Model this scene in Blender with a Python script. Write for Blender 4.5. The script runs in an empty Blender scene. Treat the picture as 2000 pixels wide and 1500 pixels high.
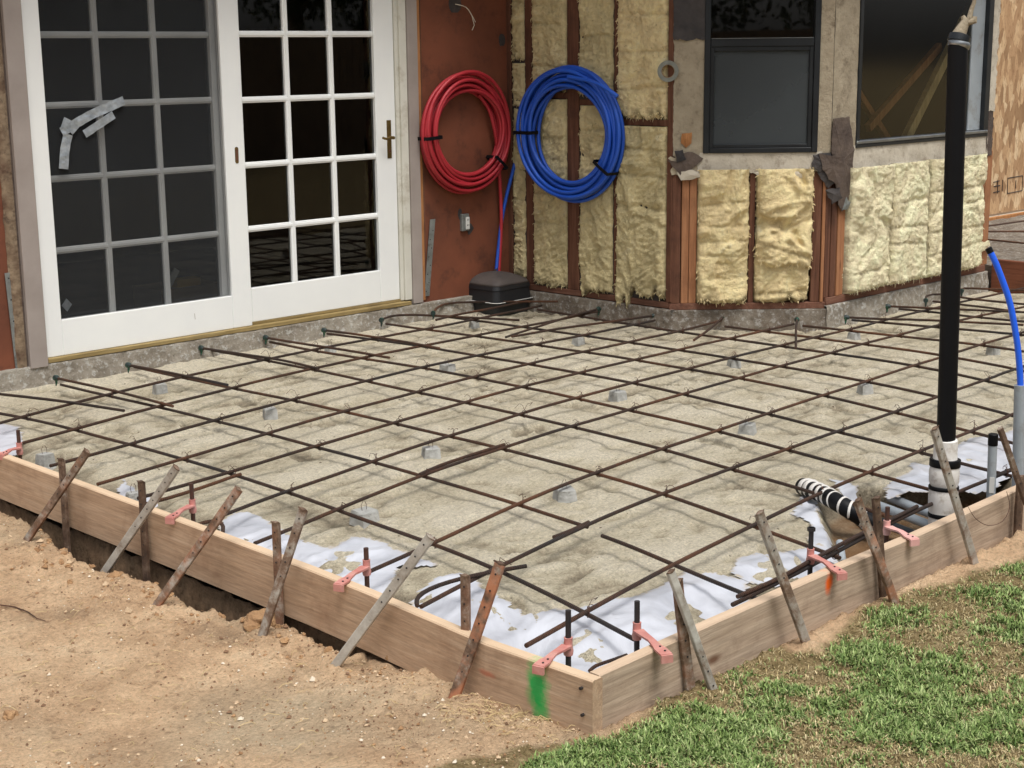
import bpy, math, random
import numpy as np
from mathutils import Vector, Matrix, noise
random.seed(7)
rnd = random.uniform
sc = bpy.context.scene
COL = sc.collection

# ------------------------------------------------------------------ camera (solved from the vanishing points)
F = 2993.4; PX, PY = 1000.0, 750.0
def _d(x, y): return Vector((x-PX, y-PY, F)).normalized()
_down = _d(1150, 14600); _X = _d(4050, 70); _X = (_X - _X.dot(_down)*_down).normalized()
_Z = -_down; _Y = _Z.cross(_X)
RM = Matrix((_X, _Y, _Z))            # cam vector -> world vector
C0 = Vector((0, 0, 1.6))
def ray(px, py): return RM @ Vector((px-PX, py-PY, F))
def at(px, py, z=0.0):
    r = ray(px, py); t = (z-C0.z)/r.z; return C0 + r*t
def onplane(px, py, P, N):
    r = ray(px, py); t = (Vector(P)-C0).dot(N)/r.dot(N); return C0 + r*t
cam = bpy.data.cameras.new('camera'); cam.sensor_width = 36; cam.lens = F/2000*36; cam.clip_end = 500; cam.clip_start = .05
co = bpy.data.objects.new('camera', cam); COL.objects.link(co)
right, up, back = RM @ Vector((1, 0, 0)), RM @ Vector((0, -1, 0)), RM @ Vector((0, 0, -1))
co.matrix_world = Matrix(((right.x, up.x, back.x, C0.x), (right.y, up.y, back.y, C0.y), (right.z, up.z, back.z, C0.z), (0, 0, 0, 1)))
sc.camera = co

# ------------------------------------------------------------------ materials
def lin(c): return tuple(((v/255)/12.92 if v/255 <= .04045 else ((v/255+.055)/1.055)**2.4) for v in c) + (1,)
class NT:
    def __init__(s, name):
        s.m = bpy.data.materials.new(name); s.m.use_nodes = True; s.t = s.m.node_tree; s.n = s.t.nodes; s.l = s.t.links
        s.b = s.n['Principled BSDF']; s.tc = s.n.new('ShaderNodeTexCoord')
    def new(s, k, **kw):
        x = s.n.new(k)
        for a, v in kw.items(): setattr(x, a, v)
        return x
    def link(s, a, b): s.l.new(a, b)
    def map(s, scale=(1, 1, 1), src='Object', loc=(0, 0, 0), rot=(0, 0, 0)):
        m = s.new('ShaderNodeMapping'); m.inputs['Scale'].default_value = scale; m.inputs['Location'].default_value = loc; m.inputs['Rotation'].default_value = rot
        s.link(s.tc.outputs[src], m.inputs['Vector']); return m.outputs[0]
    def noise(s, vec, scale, detail=6, rough=.6, dist=0):
        n = s.new('ShaderNodeTexNoise'); n.inputs['Scale'].default_value = scale; n.inputs['Detail'].default_value = detail
        n.inputs['Roughness'].default_value = rough; n.inputs['Distortion'].default_value = dist; s.link(vec, n.inputs['Vector']); return n.outputs['Fac']
    def vor(s, vec, scale, feat='F1'):
        n = s.new('ShaderNodeTexVoronoi'); n.feature = feat; n.inputs['Scale'].default_value = scale; s.link(vec, n.inputs['Vector']); return n.outputs['Distance']
    def ramp(s, fac, stops, interp='LINEAR'):
        r = s.new('ShaderNodeValToRGB'); r.color_ramp.interpolation = interp; e = r.color_ramp.elements
        while len(e) < len(stops): e.new(.5)
        for i, (p, c) in enumerate(stops):
            e[i].position = p; e[i].color = c if len(c) == 4 else lin(c)
        s.link(fac, r.inputs[0]); return r.outputs[0]
    def mix(s, fac, a, b, mode='MIX'):
        m = s.new('ShaderNodeMix', data_type='RGBA', blend_type=mode)
        for v, i in ((fac, 0), (a, 6), (b, 7)):
            if hasattr(v, 'links'): s.link(v, m.inputs[i])
            else: m.inputs[i].default_value = v if (i == 0 or len(v) == 4) else lin(v)
        return m.outputs[2]
    def math(s, op, a, b=0, c=0):
        m = s.new('ShaderNodeMath', operation=op)
        for i, v in enumerate((a, b, c)):
            if hasattr(v, 'links'): s.link(v, m.inputs[i])
            else: m.inputs[i].default_value = v
        return m.outputs[0]
    def bump(s, h, strength=.5, dist=.01, prev=None):
        b = s.new('ShaderNodeBump'); b.inputs['Strength'].default_value = strength; b.inputs['Distance'].default_value = dist
        s.link(h, b.inputs['Height'])
        if prev is not None: s.link(prev, b.inputs['Normal'])
        return b.outputs[0]
    def out(s, color, rough=.8, normal=None, metal=0, spec=None):
        if hasattr(color, 'links'): s.link(color, s.b.inputs['Base Color'])
        else: s.b.inputs['Base Color'].default_value = color if len(color) == 4 else lin(color)
        if hasattr(rough, 'links'): s.link(rough, s.b.inputs['Roughness'])
        else: s.b.inputs['Roughness'].default_value = rough
        s.b.inputs['Metallic'].default_value = metal
        if spec is not None: s.b.inputs['Specular IOR Level'].default_value = spec
        if normal is not None: s.link(normal, s.b.inputs['Normal'])
        return s.m
BW = lambda v: (v, v, v, 1)

def simple(name, c1, c2, scale=8, rough=.7, bump=.3, bd=.004, bs=60, metal=0, spec=None, dirt=None):
    t = NT(name); v = t.map()
    col = t.ramp(t.noise(v, scale), [(.3, c1), (.7, c2)])
    if dirt: col = t.mix(t.ramp(t.noise(v, scale*2.3, 8, .7), [(.52, BW(0)), (.72, BW(.8))]), col, dirt)
    return t.out(col, rough, t.bump(t.noise(v, bs), bump, bd), metal, spec)

def wood(name, axis, c1, c2, c3, rough=.8, grain=1.0, stain=(70, 52, 40), stain_amt=.6, marks=(), knots=True, topcol=None):
    t = NT(name); sc_ = [14, 14, 14]; sc_[axis] = .9
    v = t.map(tuple(sc_)); vv = t.map()
    oi = t.new('ShaderNodeObjectInfo')
    g = t.noise(v, 2.2*grain, 8, .65, .6)
    col = t.ramp(g, [(.25, c1), (.5, c2), (.75, c3)])
    sf = [60, 60, 60]; sf[axis] = 2.5
    fine = t.noise(t.map(tuple(sf)), 2.5, 4, .7)
    col = t.mix(t.ramp(fine, [(.35, BW(.35)), (.6, BW(0))]), col, tuple(int(v*.62) for v in c1))
    col = t.mix(t.ramp(t.noise(vv, 3.2, 7, .7), [(.5, BW(0)), (.75, BW(stain_amt))]), col, stain)
    if knots:
        sk = [5, 5, 5]; sk[axis] = 2.0
        k = t.vor(t.map(tuple(sk)), 1.0)
        col = t.mix(t.ramp(k, [(.03, BW(.8)), (.09, BW(0))]), col, (96, 58, 36))
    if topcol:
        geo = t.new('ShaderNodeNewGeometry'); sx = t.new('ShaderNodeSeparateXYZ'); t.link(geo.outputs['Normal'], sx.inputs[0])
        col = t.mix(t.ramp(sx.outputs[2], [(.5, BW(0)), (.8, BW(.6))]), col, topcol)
    for (c, r, mc, st) in marks:           # sprayed paint marks: centre, radii, colour, strength
        mp = t.new('ShaderNodeMapping'); mp.vector_type = 'POINT'
        mp.inputs['Scale'].default_value = tuple(1/q for q in r); mp.inputs['Location'].default_value = tuple(-c[i]/r[i] for i in range(3))
        t.link(t.tc.outputs['Object'], mp.inputs['Vector'])
        ln = t.new('ShaderNodeVectorMath', operation='LENGTH'); t.link(mp.outputs[0], ln.inputs[0])
        f = t.math('ADD', ln.outputs['Value'], t.math('MULTIPLY', t.math('SUBTRACT', t.noise(vv, 35, 5), .5), .9))
        col = t.mix(t.ramp(f, [(.40, BW(st)), (1.05, BW(0))]), col, mc)
    return t.out(col, rough, t.bump(t.math('ADD', g, t.math('MULTIPLY', fine, .5)), .35, .004), spec=.25)

def m_rebar():
    t = NT('rebar_steel'); v = t.map(); oi = t.new('ShaderNodeObjectInfo')
    ad = t.new('ShaderNodeVectorMath', operation='ADD'); t.link(v, ad.inputs[0])
    sc3 = t.new('ShaderNodeVectorMath', operation='SCALE'); sc3.inputs[0].default_value = (31, 17, 9); t.link(oi.outputs['Random'], sc3.inputs['Scale']); t.link(sc3.outputs[0], ad.inputs[1])
    n1 = t.noise(ad.outputs[0], 2.2, 5, .6); n2 = t.noise(ad.outputs[0], 55, 4, .7)
    f = t.math('ADD', t.math('MULTIPLY', n1, .75), t.math('MULTIPLY', n2, .3))
    f = t.math('ADD', f, t.math('MULTIPLY', oi.outputs['Random'], .12))
    col = t.ramp(f, [(.38, (66, 65, 67)), (.48, (66, 57, 53)), (.6, (82, 62, 52)), (.74, (116, 78, 56))])
    w = t.new('ShaderNodeTexWave'); w.wave_type = 'BANDS'; w.bands_direction = 'X'; w.inputs['Scale'].default_value = 1.0
    mp = t.map((38, 1, 1), 'UV'); t.link(mp, w.inputs['Vector'])
    col = t.mix(t.math('MULTIPLY', w.outputs['Fac'], .3), col, (30, 24, 22)); nb = t.bump(w.outputs['Fac'], 1.0, .006); nb = t.bump(n2, .3, .002, nb)
    return t.out(col, .7, nb, .15, .3)

def m_ground():
    t = NT('dirt_and_lawn_soil'); v = t.map(); at_ = t.new('ShaderNodeVertexColor', layer_name='mask')
    sp = t.new('ShaderNodeSeparateColor'); t.link(at_.outputs['Color'], sp.inputs[0])
    n = t.noise(v, 3.0, 9, .65); n2 = t.noise(v, 22, 8, .7); n3 = t.noise(v, 120, 4, .7)
    dirt = t.ramp(n, [(.28, (160, 130, 102)), (.42, (200, 167, 133)), (.56, (222, 190, 154)), (.75, (234, 210, 176))])
    dirt = t.mix(t.ramp(n2, [(.34, BW(.6)), (.44, BW(0))]), dirt, (132, 100, 74))
    dirt = t.mix(t.ramp(n3, [(.6, BW(0)), (.72, BW(.6))]), dirt, (214, 190, 156))
    dirt = t.mix(t.ramp(t.vor(v, 34), [(.06, BW(.8)), (.12, BW(0))]), dirt, (216, 200, 172))
    dirt = t.mix(t.ramp(t.noise(v, 1.4, 4, .5), [(.52, BW(0)), (.68, BW(.45))]), dirt, (176, 164, 140))
    g_ = t.ramp(t.noise(v, 75, 5, .8), [(.36, BW(.68)), (.48, BW(1.0)), (.62, BW(1.25))]); dirt = t.mix(.7, dirt, g_, 'MULTIPLY')
    lawn = t.ramp(n2, [(.3, (112, 98, 66)), (.5, (160, 140, 102)), (.7, (194, 174, 134))])
    lawn = t.mix(t.ramp(n3, [(.4, BW(.5)), (.6, BW(0))]), lawn, (84, 72, 44))
    mf = t.math('ADD', sp.outputs[0], t.math('MULTIPLY', t.math('SUBTRACT', n2, .5), .8))
    col = t.mix(t.ramp(mf, [(.35, BW(0)), (.65, BW(1))]), dirt, lawn)
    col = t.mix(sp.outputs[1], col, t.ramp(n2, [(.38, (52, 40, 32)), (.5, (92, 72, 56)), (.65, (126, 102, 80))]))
    rf = t.ramp(t.noise(v, 1.9, 4, .6), [(.36, BW(.35)), (.55, BW(1))])
    h = t.math('ADD', t.math('MULTIPLY', t.math('MULTIPLY', n2, 1.0), rf), t.math('ADD', t.math('MULTIPLY', t.noise(v, 60, 6, .8), .55), t.math('MULTIPLY', n3, .35)))
    return t.out(col, .95, t.bump(h, 1.0, .022), spec=.1)

def m_sand():
    t = NT('sand'); v = t.map(); a = t.new('ShaderNodeVertexColor', layer_name='mask')
    sp = t.new('ShaderNodeSeparateColor'); t.link(a.outputs['Color'], sp.inputs[0])
    n = t.noise(v, 2.4, 8, .62, .4); n2 = t.noise(v, 14, 8, .7); n3 = t.noise(v, 150, 3, .8); n4 = t.noise(v, 62, 5, .8)
    f = t.math('ADD', t.math('MULTIPLY', n, .40), t.math('ADD', t.math('MULTIPLY', sp.outputs[0], .30), t.math('MULTIPLY', t.noise(t.map((1, 2.0, 1)), 8, 8, .8), .40)))
    col = t.ramp(f, [(.36, (136, 126, 108)), (.45, (172, 161, 139)), (.53, (198, 188, 164)), (.66, (213, 204, 183))])
    g = t.ramp(n4, [(.34, BW(.50)), (.5, BW(1.0)), (.66, BW(1.32))]); col = t.mix(.55, col, g, 'MULTIPLY')
    g = t.ramp(n3, [(.34, BW(.55)), (.5, BW(1.0)), (.68, BW(1.4))]); col = t.mix(.45, col, g, 'MULTIPLY')
    col = t.mix(t.ramp(t.vor(v, 9), [(.045, BW(.9)), (.06, BW(0))]), col, (84, 66, 50))
    col = t.mix(t.ramp(t.vor(t.map(loc=(.3, .2, .1)), 14), [(.04, BW(.9)), (.055, BW(0))]), col, (232, 226, 212))
    col = t.mix(t.ramp(t.vor(t.map(loc=(.7, .1, .1)), 22), [(.05, BW(.7)), (.08, BW(0))]), col, (96, 82, 66))
    col = t.mix(sp.outputs[1], col, (128, 92, 58))
    h = t.math('ADD', t.math('ADD', t.math('MULTIPLY', n2, .5), t.math('MULTIPLY', n4, .7)), t.math('MULTIPLY', n3, .45))
    return t.out(col, .95, t.bump(h, 1.0, .022), spec=.1)

def m_insul(name='fibreglass', tint=1.0, base=(204, 186, 128)):
    t = NT(name); v = t.map()
    at_ = t.new('ShaderNodeVertexColor', layer_name='mask'); sp = t.new('ShaderNodeSeparateColor'); t.link(at_.outputs['Color'], sp.inputs[0])
    n = t.noise(v, 7, 8, .65, .5); n2 = t.noise(v, 60, 6, .7, .6)
    c = lambda k: tuple(min(255, int(q*k*tint)) for q in base)
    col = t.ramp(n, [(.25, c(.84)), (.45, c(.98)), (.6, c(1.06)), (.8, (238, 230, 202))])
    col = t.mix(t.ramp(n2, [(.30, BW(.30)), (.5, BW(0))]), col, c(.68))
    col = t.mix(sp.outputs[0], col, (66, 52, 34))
    return t.out(col, 1.0, t.bump(t.math('ADD', t.math('MULTIPLY', n2, 1.5), t.math('ADD', n, t.math('MULTIPLY', t.noise(v, 180, 3, .7), .4))), .9, .016), spec=.05)

def m_stake():
    t = NT('stake_steel'); v = t.map(); oi = t.new('ShaderNodeObjectInfo')
    ad = t.new('ShaderNodeVectorMath', operation='ADD'); t.link(v, ad.inputs[0])
    s3 = t.new('ShaderNodeVectorMath', operation='SCALE'); s3.inputs[0].default_value = (13, 7, 21); t.link(oi.outputs['Random'], s3.inputs['Scale']); t.link(s3.outputs[0], ad.inputs[1])
    n = t.noise(ad.outputs[0], 9, 8, .7, .5); n2 = t.noise(ad.outputs[0], 40, 6, .75)
    a = t.new('ShaderNodeAttribute'); a.attribute_type = 'OBJECT'; a.attribute_name = 'crust'
    f = t.math('ADD', t.math('MULTIPLY', n, .7), t.math('ADD', t.math('MULTIPLY', n2, .3), t.math('MULTIPLY', a.outputs['Fac'], .55)))
    col = t.ramp(f, [(.40, (66, 54, 47)), (.52, (98, 78, 64)), (.60, (128, 108, 92)), (.68, (164, 158, 148)), (.85, (200, 198, 190))])
    b = t.new('ShaderNodeAttribute'); b.attribute_type = 'OBJECT'; b.attribute_name = 'orange'
    col = t.mix(t.math('MULTIPLY', b.outputs['Fac'], t.ramp(t.noise(v, 11, 5), [(.44, BW(0)), (.6, BW(.9))])), col, (190, 128, 94))
    return t.out(col, .75, t.bump(n2, .5, .003), .15, .3)

def m_glass(name, tint=(.02, .02, .02), alpha=.35, rough=.02):
    t = NT(name); tr = t.new('ShaderNodeBsdfTransparent'); tr.inputs[0].default_value = (.75, .78, .76, 1)
    gl = t.new('ShaderNodeBsdfGlossy'); gl.inputs['Roughness'].default_value = rough; gl.inputs['Color'].default_value = (1, 1, 1, 1)
    fr = t.new('ShaderNodeFresnel'); fr.inputs[0].default_value = 1.5
    mx = t.new('ShaderNodeMixShader'); t.link(fr.outputs[0], mx.inputs[0]); t.link(tr.outputs[0], mx.inputs[1]); t.link(gl.outputs[0], mx.inputs[2])
    t.link(mx.outputs[0], t.n['Material Output'].inputs[0]); return t.m
def m_screen(name, col, a):
    t = NT(name); tr = t.new('ShaderNodeBsdfTransparent'); df = t.new('ShaderNodeBsdfDiffuse'); df.inputs[0].default_value = lin(col)
    n = t.noise(t.map(), 2.5, 4); f = t.ramp(n, [(.3, BW(a-.06)), (.7, BW(a+.06))])
    mx = t.new('ShaderNodeMixShader'); t.link(f, mx.inputs[0]); t.link(tr.outputs[0], mx.inputs[1]); t.link(df.outputs[0], mx.inputs[2])
    t.link(mx.outputs[0], t.n['Material Output'].inputs[0]); return t.m

def m_poly():
    t = NT('polythene_sheet'); v = t.map()
    n = t.noise(v, 4, 4, .5, 1.2)
    a = t.new('ShaderNodeVertexColor', layer_name='mask'); sp = t.new('ShaderNodeSeparateColor'); t.link(a.outputs['Color'], sp.inputs[0])
    col = t.ramp(n, [(.3, (164, 167, 175)), (.6, (194, 197, 205))])
    f = t.math('ADD', sp.outputs[0], t.math('MULTIPLY', t.math('SUBTRACT', t.noise(v, 26, 7, .7), .5), 1.3))
    col = t.mix(t.ramp(f, [(.45, BW(0)), (.7, BW(.85))]), col, (176, 160, 132))
    t.b.inputs['Subsurface Weight'].default_value = .0
    return t.out(col, .32, t.bump(t.noise(v, 4, 6, .6, 1.8), .35, .02), spec=.5)

def m_osb():
    t = NT('osb_board'); v = t.map((14, 14, 5)); 
    vo = t.new('ShaderNodeTexVoronoi'); vo.inputs['Scale'].default_value = 2.2; t.link(t.map((7, 7, 3.2), rot=(.3, .2, .4)), vo.inputs['Vector'])
    sp = t.new('ShaderNodeSeparateColor'); t.link(vo.outputs['Color'], sp.inputs[0])
    col = t.ramp(sp.outputs[0], [(0, (146, 114, 80)), (.4, (178, 142, 104)), (.7, (198, 164, 124)), (1, (216, 190, 152))])
    n = t.noise(v, 3, 7, .7)
    col = t.mix(t.ramp(n, [(.38, BW(.6)), (.5, BW(0))]), col, (128, 88, 54))
    return t.out(col, .8, t.bump(n, .4, .004))

def m_concrete(name, c1, c2, c3, white=.6):
    t = NT(name); v = t.map(); n = t.noise(v, 5, 9, .7); n2 = t.noise(v, 28, 8, .75)
    col = t.ramp(n, [(.3, c1), (.5, c2), (.7, c3)])
    col = t.mix(t.ramp(n2, [(.52, BW(0)), (.6, BW(white))]), col, (206, 206, 202))
    col = t.mix(t.ramp(n2, [(.3, BW(.7)), (.42, BW(0))]), col, (78, 72, 64))
    return t.out(col, .9, t.bump(t.math('ADD', n2, n), .9, .02), spec=.15)

MT = {}
MT['rebar'] = m_rebar(); MT['ground'] = m_ground(); MT['sand'] = m_sand()
MT['ins_dim'] = m_insul('fibreglass_shaded', 1.0, (222, 206, 160)); MT['ins'] = m_insul('fibreglass_clean', 1.0, (246, 224, 174))  # first, duller base puts the corner wall's shade into the batt colour
MT['ins_pale'] = m_insul('fibreglass_pale', 1.0, (250, 238, 200))
MT['stake'] = m_stake()
MT['glass'] = m_glass('window_glass'); MT['glass2'] = m_glass('hazy_window_glass', rough=.09); MT['poly'] = m_poly(); MT['osb'] = m_osb()
MT['screen'] = m_screen('insect_screen', (58, 60, 62), .50); MT['screen_dark'] = m_screen('dark_insect_screen', (74, 78, 80), .82)
MT['white'] = simple('white_door_paint', (230, 232, 232), (238, 240, 238), 2, .45, .15, .002, 25)
MT['jamb'] = simple('cream_jamb_paint', (196, 194, 182), (214, 212, 202), 3, .6, .2, .002, 30, dirt=(160, 150, 130))
MT['taupe'] = simple('taupe_trim_paint', (142, 132, 126), (160, 150, 144), 4, .6, .3, .003, 40)
MT['sill'] = wood('door_sill_timber', 0, (122, 104, 66), (152, 132, 88), (172, 152, 108), stain_amt=.4, knots=False)
MT['conc'] = m_concrete('foundation_concrete', (122, 114, 102), (150, 142, 130), (172, 166, 154))
MT['conc_dark'] = m_concrete('dark_foundation_concrete', (94, 84, 74), (122, 112, 100), (146, 138, 126), .35)  # darker mix of the foundation concrete with fewer white flecks
MT['dobie'] = m_concrete('concrete_spacer', (150, 150, 146), (176, 176, 172), (198, 198, 194), .5)
MT['redwall'] = simple('red_stained_sheathing', (98, 54, 35), (126, 71, 47), 2.5, .8, .25, .004, 30, dirt=(64, 36, 26))
MT['stud'] = wood('old_redwood_stud', 2, (80, 50, 38), (106, 70, 53), (132, 94, 74), stain=(48, 34, 28), stain_amt=.7)
MT['stud_light'] = wood('light_stud', 2, (138, 92, 62), (164, 114, 80), (184, 134, 98), stain=(90, 60, 44))
MT['plate'] = wood('old_sole_plate', 0, (92, 60, 48), (120, 82, 66), (142, 106, 88), stain=(70, 54, 46), stain_amt=.7)
MT['plate_y'] = wood('old_sole_plate_return', 1, (86, 56, 44), (112, 76, 60), (134, 98, 82), stain=(70, 54, 46), stain_amt=.7)
MT['edge'] = wood('pale_edge_timber', 2, (148, 98, 58), (176, 122, 76), (192, 140, 92), stain=(90, 56, 36))
MT['gyp'] = simple('weathered_stucco_paper', (140, 128, 108), (172, 160, 138), 6, .9, .7, .01, 40, dirt=(98, 84, 66))
MT['gyp_pale'] = simple('pale_torn_board', (176, 166, 148), (206, 198, 182), 7, .9, .6, .008, 40, dirt=(116, 98, 78))
MT['tar'] = simple('tar_paper', (42, 40, 42), (70, 64, 62), 9, .7, .8, .012, 30)
MT['tar_brown'] = simple('brown_flashing_paper', (66, 54, 48), (98, 84, 74), 9, .75, .8, .012, 30)
MT['alu'] = simple('dark_bronze_frame', (30, 33, 36), (42, 46, 50), 5, .35, .1, .002, 40, .3)
MT['alu_bright'] = simple('bare_aluminium_sill', (120, 124, 128), (164, 168, 170), 9, .3, .1, .002, 40, .8)
MT['galv'] = simple('galvanised_strap', (116, 120, 118), (146, 150, 148), 10, .5, .2, .002, 40, .4, dirt=(92, 84, 74))
MT['black'] = simple('black_abs', (10, 11, 14), (14, 15, 19), 5, .5, .1, .002, 50, 0, .2)
MT['tub'] = simple('black_tub_plastic', (24, 25, 28), (34, 35, 38), 4, .5, .2, .002, 40)
MT['tubtop'] = simple('dusty_tub_top', (62, 56, 54), (84, 76, 72), 6, .7, .3, .003, 50)
MT['pvc'] = simple('grey_pvc', (142, 150, 156), (160, 168, 174), 5, .4, .1, .002, 30, dirt=(120, 116, 108))
MT['bluepipe'] = simple('blue_pex', (20, 70, 170), (34, 90, 196), 3, .45, .05, .001, 30)
MT['brightblue'] = simple('bright_blue_pex', (28, 92, 224), (36, 104, 236), 3, .35, .05, .001, 30)
MT['redpipe'] = simple('red_pex', (150, 28, 38), (178, 46, 56), 3, .48, .05, .001, 30)
MT['tape'] = simple('silver_duct_tape', (150, 158, 166), (196, 204, 212), 30, .3, 1.0, .012, 22, .6)
MT['whitetape'] = simple('white_pipe_wrap', (206, 202, 196), (228, 226, 222), 9, .7, .5, .006, 22, dirt=(150, 136, 118))
MT['redplastic'] = simple('faded_red_plastic', (180, 110, 102), (202, 150, 140), 22, .7, .3, .002, 60, dirt=(158, 132, 118))
MT['pinkplastic'] = simple('dusty_pink_plastic', (206, 150, 144), (222, 180, 172), 12, .6, .2, .002, 60)
MT['brass'] = simple('aged_brass', (106, 88, 52), (140, 118, 70), 20, .4, .2, .002, 60, .8)
MT['bolt'] = simple('rusty_bolt_steel', (62, 46, 42), (92, 62, 50), 30, .6, .4, .002, 90, .3)
MT['boltdark'] = simple('dark_bolt_steel', (40, 38, 40), (58, 54, 54), 30, .6, .4, .002, 90, .3)
MT['epoxy'] = simple('dark_epoxy', (22, 34, 36), (36, 52, 50), 30, .5, .5, .004, 60, dirt=(40, 150, 100))
MT['greenspray'] = simple('green_spray_paint', (50, 150, 96), (86, 176, 120), 30, .7, .3, .003, 60)
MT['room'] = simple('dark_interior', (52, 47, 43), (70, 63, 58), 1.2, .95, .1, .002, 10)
MT['brace'] = wood('reflected_brace_timber', 2, (206, 176, 120), (226, 200, 146), (236, 214, 164), knots=False)  # brightened to read as a reflection in the window
MT['clod'] = simple('soil_clod', (140, 106, 74), (184, 148, 108), 16, .95, 1.0, .01, 60, dirt=(110, 80, 56))
MT['wire'] = simple('rusty_tie_wire', (62, 44, 38), (96, 60, 44), 30, .6, .2, .001, 60, .3)
MT['paperw'] = simple('white_label_paper', (200, 200, 196), (216, 216, 212), 9, .7, .1, .001, 30)
MT['card'] = simple('cardboard', (118, 92, 60), (140, 110, 74), 4, .9, .2, .002, 30)
MT['yellow'] = simple('yellow_plastic', (206, 160, 30), (220, 176, 44), 4, .6, .1, .001, 30)
MT['fence'] = wood('fence_timber', 2, (122, 104, 86), (148, 128, 108), (170, 152, 132))

# ------------------------------------------------------------------ mesh helpers
def sn(x, y, z=0.0): return noise.noise(Vector((x, y, z)))
class MB:
    def __init__(s): s.v = []; s.f = []; s.uv = None; s.col = None; s.mi = []
    def add(s, vs, fs, mi=0):
        b = len(s.v); s.v += [Vector(v) for v in vs]; s.f += [tuple(b+i for i in f) for f in fs]; s.mi += [mi]*len(fs)
    def box(s, c, h, M=None, mi=0, bev=0):
        """box about c with half sizes h, chamfered by bev"""
        M = M or Matrix.Identity(3)
        c = Vector(c)
        if not bev:
            vs = [c + M @ Vector((a*h[0], b*h[1], d*h[2])) for a in (-1, 1) for b in (-1, 1) for d in (-1, 1)]
            s.add(vs, [(0, 1, 3, 2), (4, 6, 7, 5), (0, 4, 5, 1), (2, 3, 7, 6), (0, 2, 6, 4), (1, 5, 7, 3)], mi); return
        idx = {}; vs = []
        for a in (-1, 1):
            for b in (-1, 1):
                for d in (-1, 1):
                    for k in range(3):
                        q = [a*h[0], b*h[1], d*h[2]]; sg = (a, b, d)
                        for j in range(3):
                            if j != k: q[j] -= sg[j]*bev
                        idx[(a, b, d, k)] = len(vs); vs.append(c + M @ Vector(q))
        fs = []
        for k in range(3):
            i, j = [(1, 2), (2, 0), (0, 1)][k]
            for sg in (-1, 1):
                f = []
                for (p, q) in ((-1, -1), (1, -1), (1, 1), (-1, 1)):
                    t = [0, 0, 0]; t[k] = sg; t[i] = p; t[j] = q; f.append(idx[(*t, k)])
                fs.append(tuple(f if sg > 0 else f[::-1]))
        for k in range(3):       # edges along axis k
            i, j = [(1, 2), (2, 0), (0, 1)][k]
            for p in (-1, 1):
                for q in (-1, 1):
                    t0 = [0, 0, 0]; t0[k] = -1; t0[i] = p; t0[j] = q; t1 = list(t0); t1[k] = 1
                    f = [idx[(*t0, i)], idx[(*t1, i)], idx[(*t1, j)], idx[(*t0, j)]]
                    fs.append(tuple(f if p*q > 0 else f[::-1]))
        for a in (-1, 1):
            for b in (-1, 1):
                for d in (-1, 1):
                    f = [idx[(a, b, d, k)] for k in range(3)]; fs.append(tuple(f if a*b*d > 0 else f[::-1]))
        s.add(vs, fs, mi)
    def span(s, a, b, mi=0, bev=0):
        a, b = Vector(a), Vector(b); s.box((a+b)/2, tuple(abs(q)/2 for q in (b-a)), None, mi, bev)
    def tube(s, pts, r, sides=8, cap=True, mi=0, closed=False, uv=False):
        pts = [Vector(p) for p in pts]; n = len(pts); rs = r if isinstance(r, (list, tuple)) else [r]*n
        rings = []; prev = None
        for i, p in enumerate(pts):
            if closed: t = pts[(i+1) % n] - pts[i-1]
            else: t = pts[min(i+1, n-1)] - pts[max(i-1, 0)]
            t.normalize()
            if prev is None: a = Vector((0, 0, 1)) if abs(t.z) < .9 else Vector((1, 0, 0)); a = (a - a.dot(t)*t).normalized()
            else: a = (prev - prev.dot(t)*t).normalized()
            prev = a; b = t.cross(a)
            rings.append([p + (a*math.cos(2*math.pi*k/sides) + b*math.sin(2*math.pi*k/sides))*rs[i] for k in range(sides)])
        base = len(s.v); fs = []
        for i in range(n if closed else n-1):
            for k in range(sides):
                i2 = (i+1) % n; fs.append((i*sides+k, i*sides+(k+1) % sides, i2*sides+(k+1) % sides, i2*sides+k))
        if cap and not closed:
            fs.append(tuple(range(sides))[::-1]); fs.append(tuple((n-1)*sides+k for k in range(sides)))
        s.add([v for rg in rings for v in rg], fs, mi)
        if uv:
            L = [0]
            for i in range(1, n): L.append(L[-1] + (pts[i]-pts[i-1]).length)
            s.uv = (s.uv or []) + [L[i] for i in range(n) for k in range(sides)]
    def lathe(s, c, prof, sides=24, mi=0, axis=None):
        c = Vector(c); axis = Vector(axis or (0, 0, 1)).normalized()
        s.tube([c + axis*z for r, z in prof], [max(r, 1e-4) for r, z in prof], sides, True, mi)
    def prism(s, poly, d, mi=0):
        """polygon of 3D points extruded by vector d"""
        n = len(poly); poly = [Vector(p) for p in poly]; d = Vector(d)
        fs = [tuple(range(n))[::-1], tuple(range(n, 2*n))] + [(i, (i+1) % n, n+(i+1) % n, n+i) for i in range(n)]
        s.add(poly + [p+d for p in poly], fs, mi)
    def grid(s, P, mi=0, closed=False):
        """P[i][j] points"""
        n, m = len(P), len(P[0])
        s.add([p for r in P for p in r], [(i*m+j, (i+1)*m+j, (i+1)*m+j+1, i*m+j+1) for i in range(n-1) for j in range(m-1)], mi)
    def build(s, name, mats, parent=None, smooth=False, loc=None, fix=True):
        me = bpy.data.meshes.new(name)
        org = Vector(loc) if loc is not None else (parent_loc(parent) if parent else Vector((0, 0, 0)))
        me.from_pydata([v-org for v in s.v], [], s.f)
        mats = mats if isinstance(mats, (list, tuple)) else [mats]
        for m in mats: me.materials.append(MT[m] if isinstance(m, str) else m)
        if any(s.mi): me.polygons.foreach_set('material_index', s.mi)
        if s.col is not None:
            ca = me.color_attributes.new('mask', 'FLOAT_COLOR', 'POINT'); ca.data.foreach_set('color', np.array(s.col, dtype='f').ravel())
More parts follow.
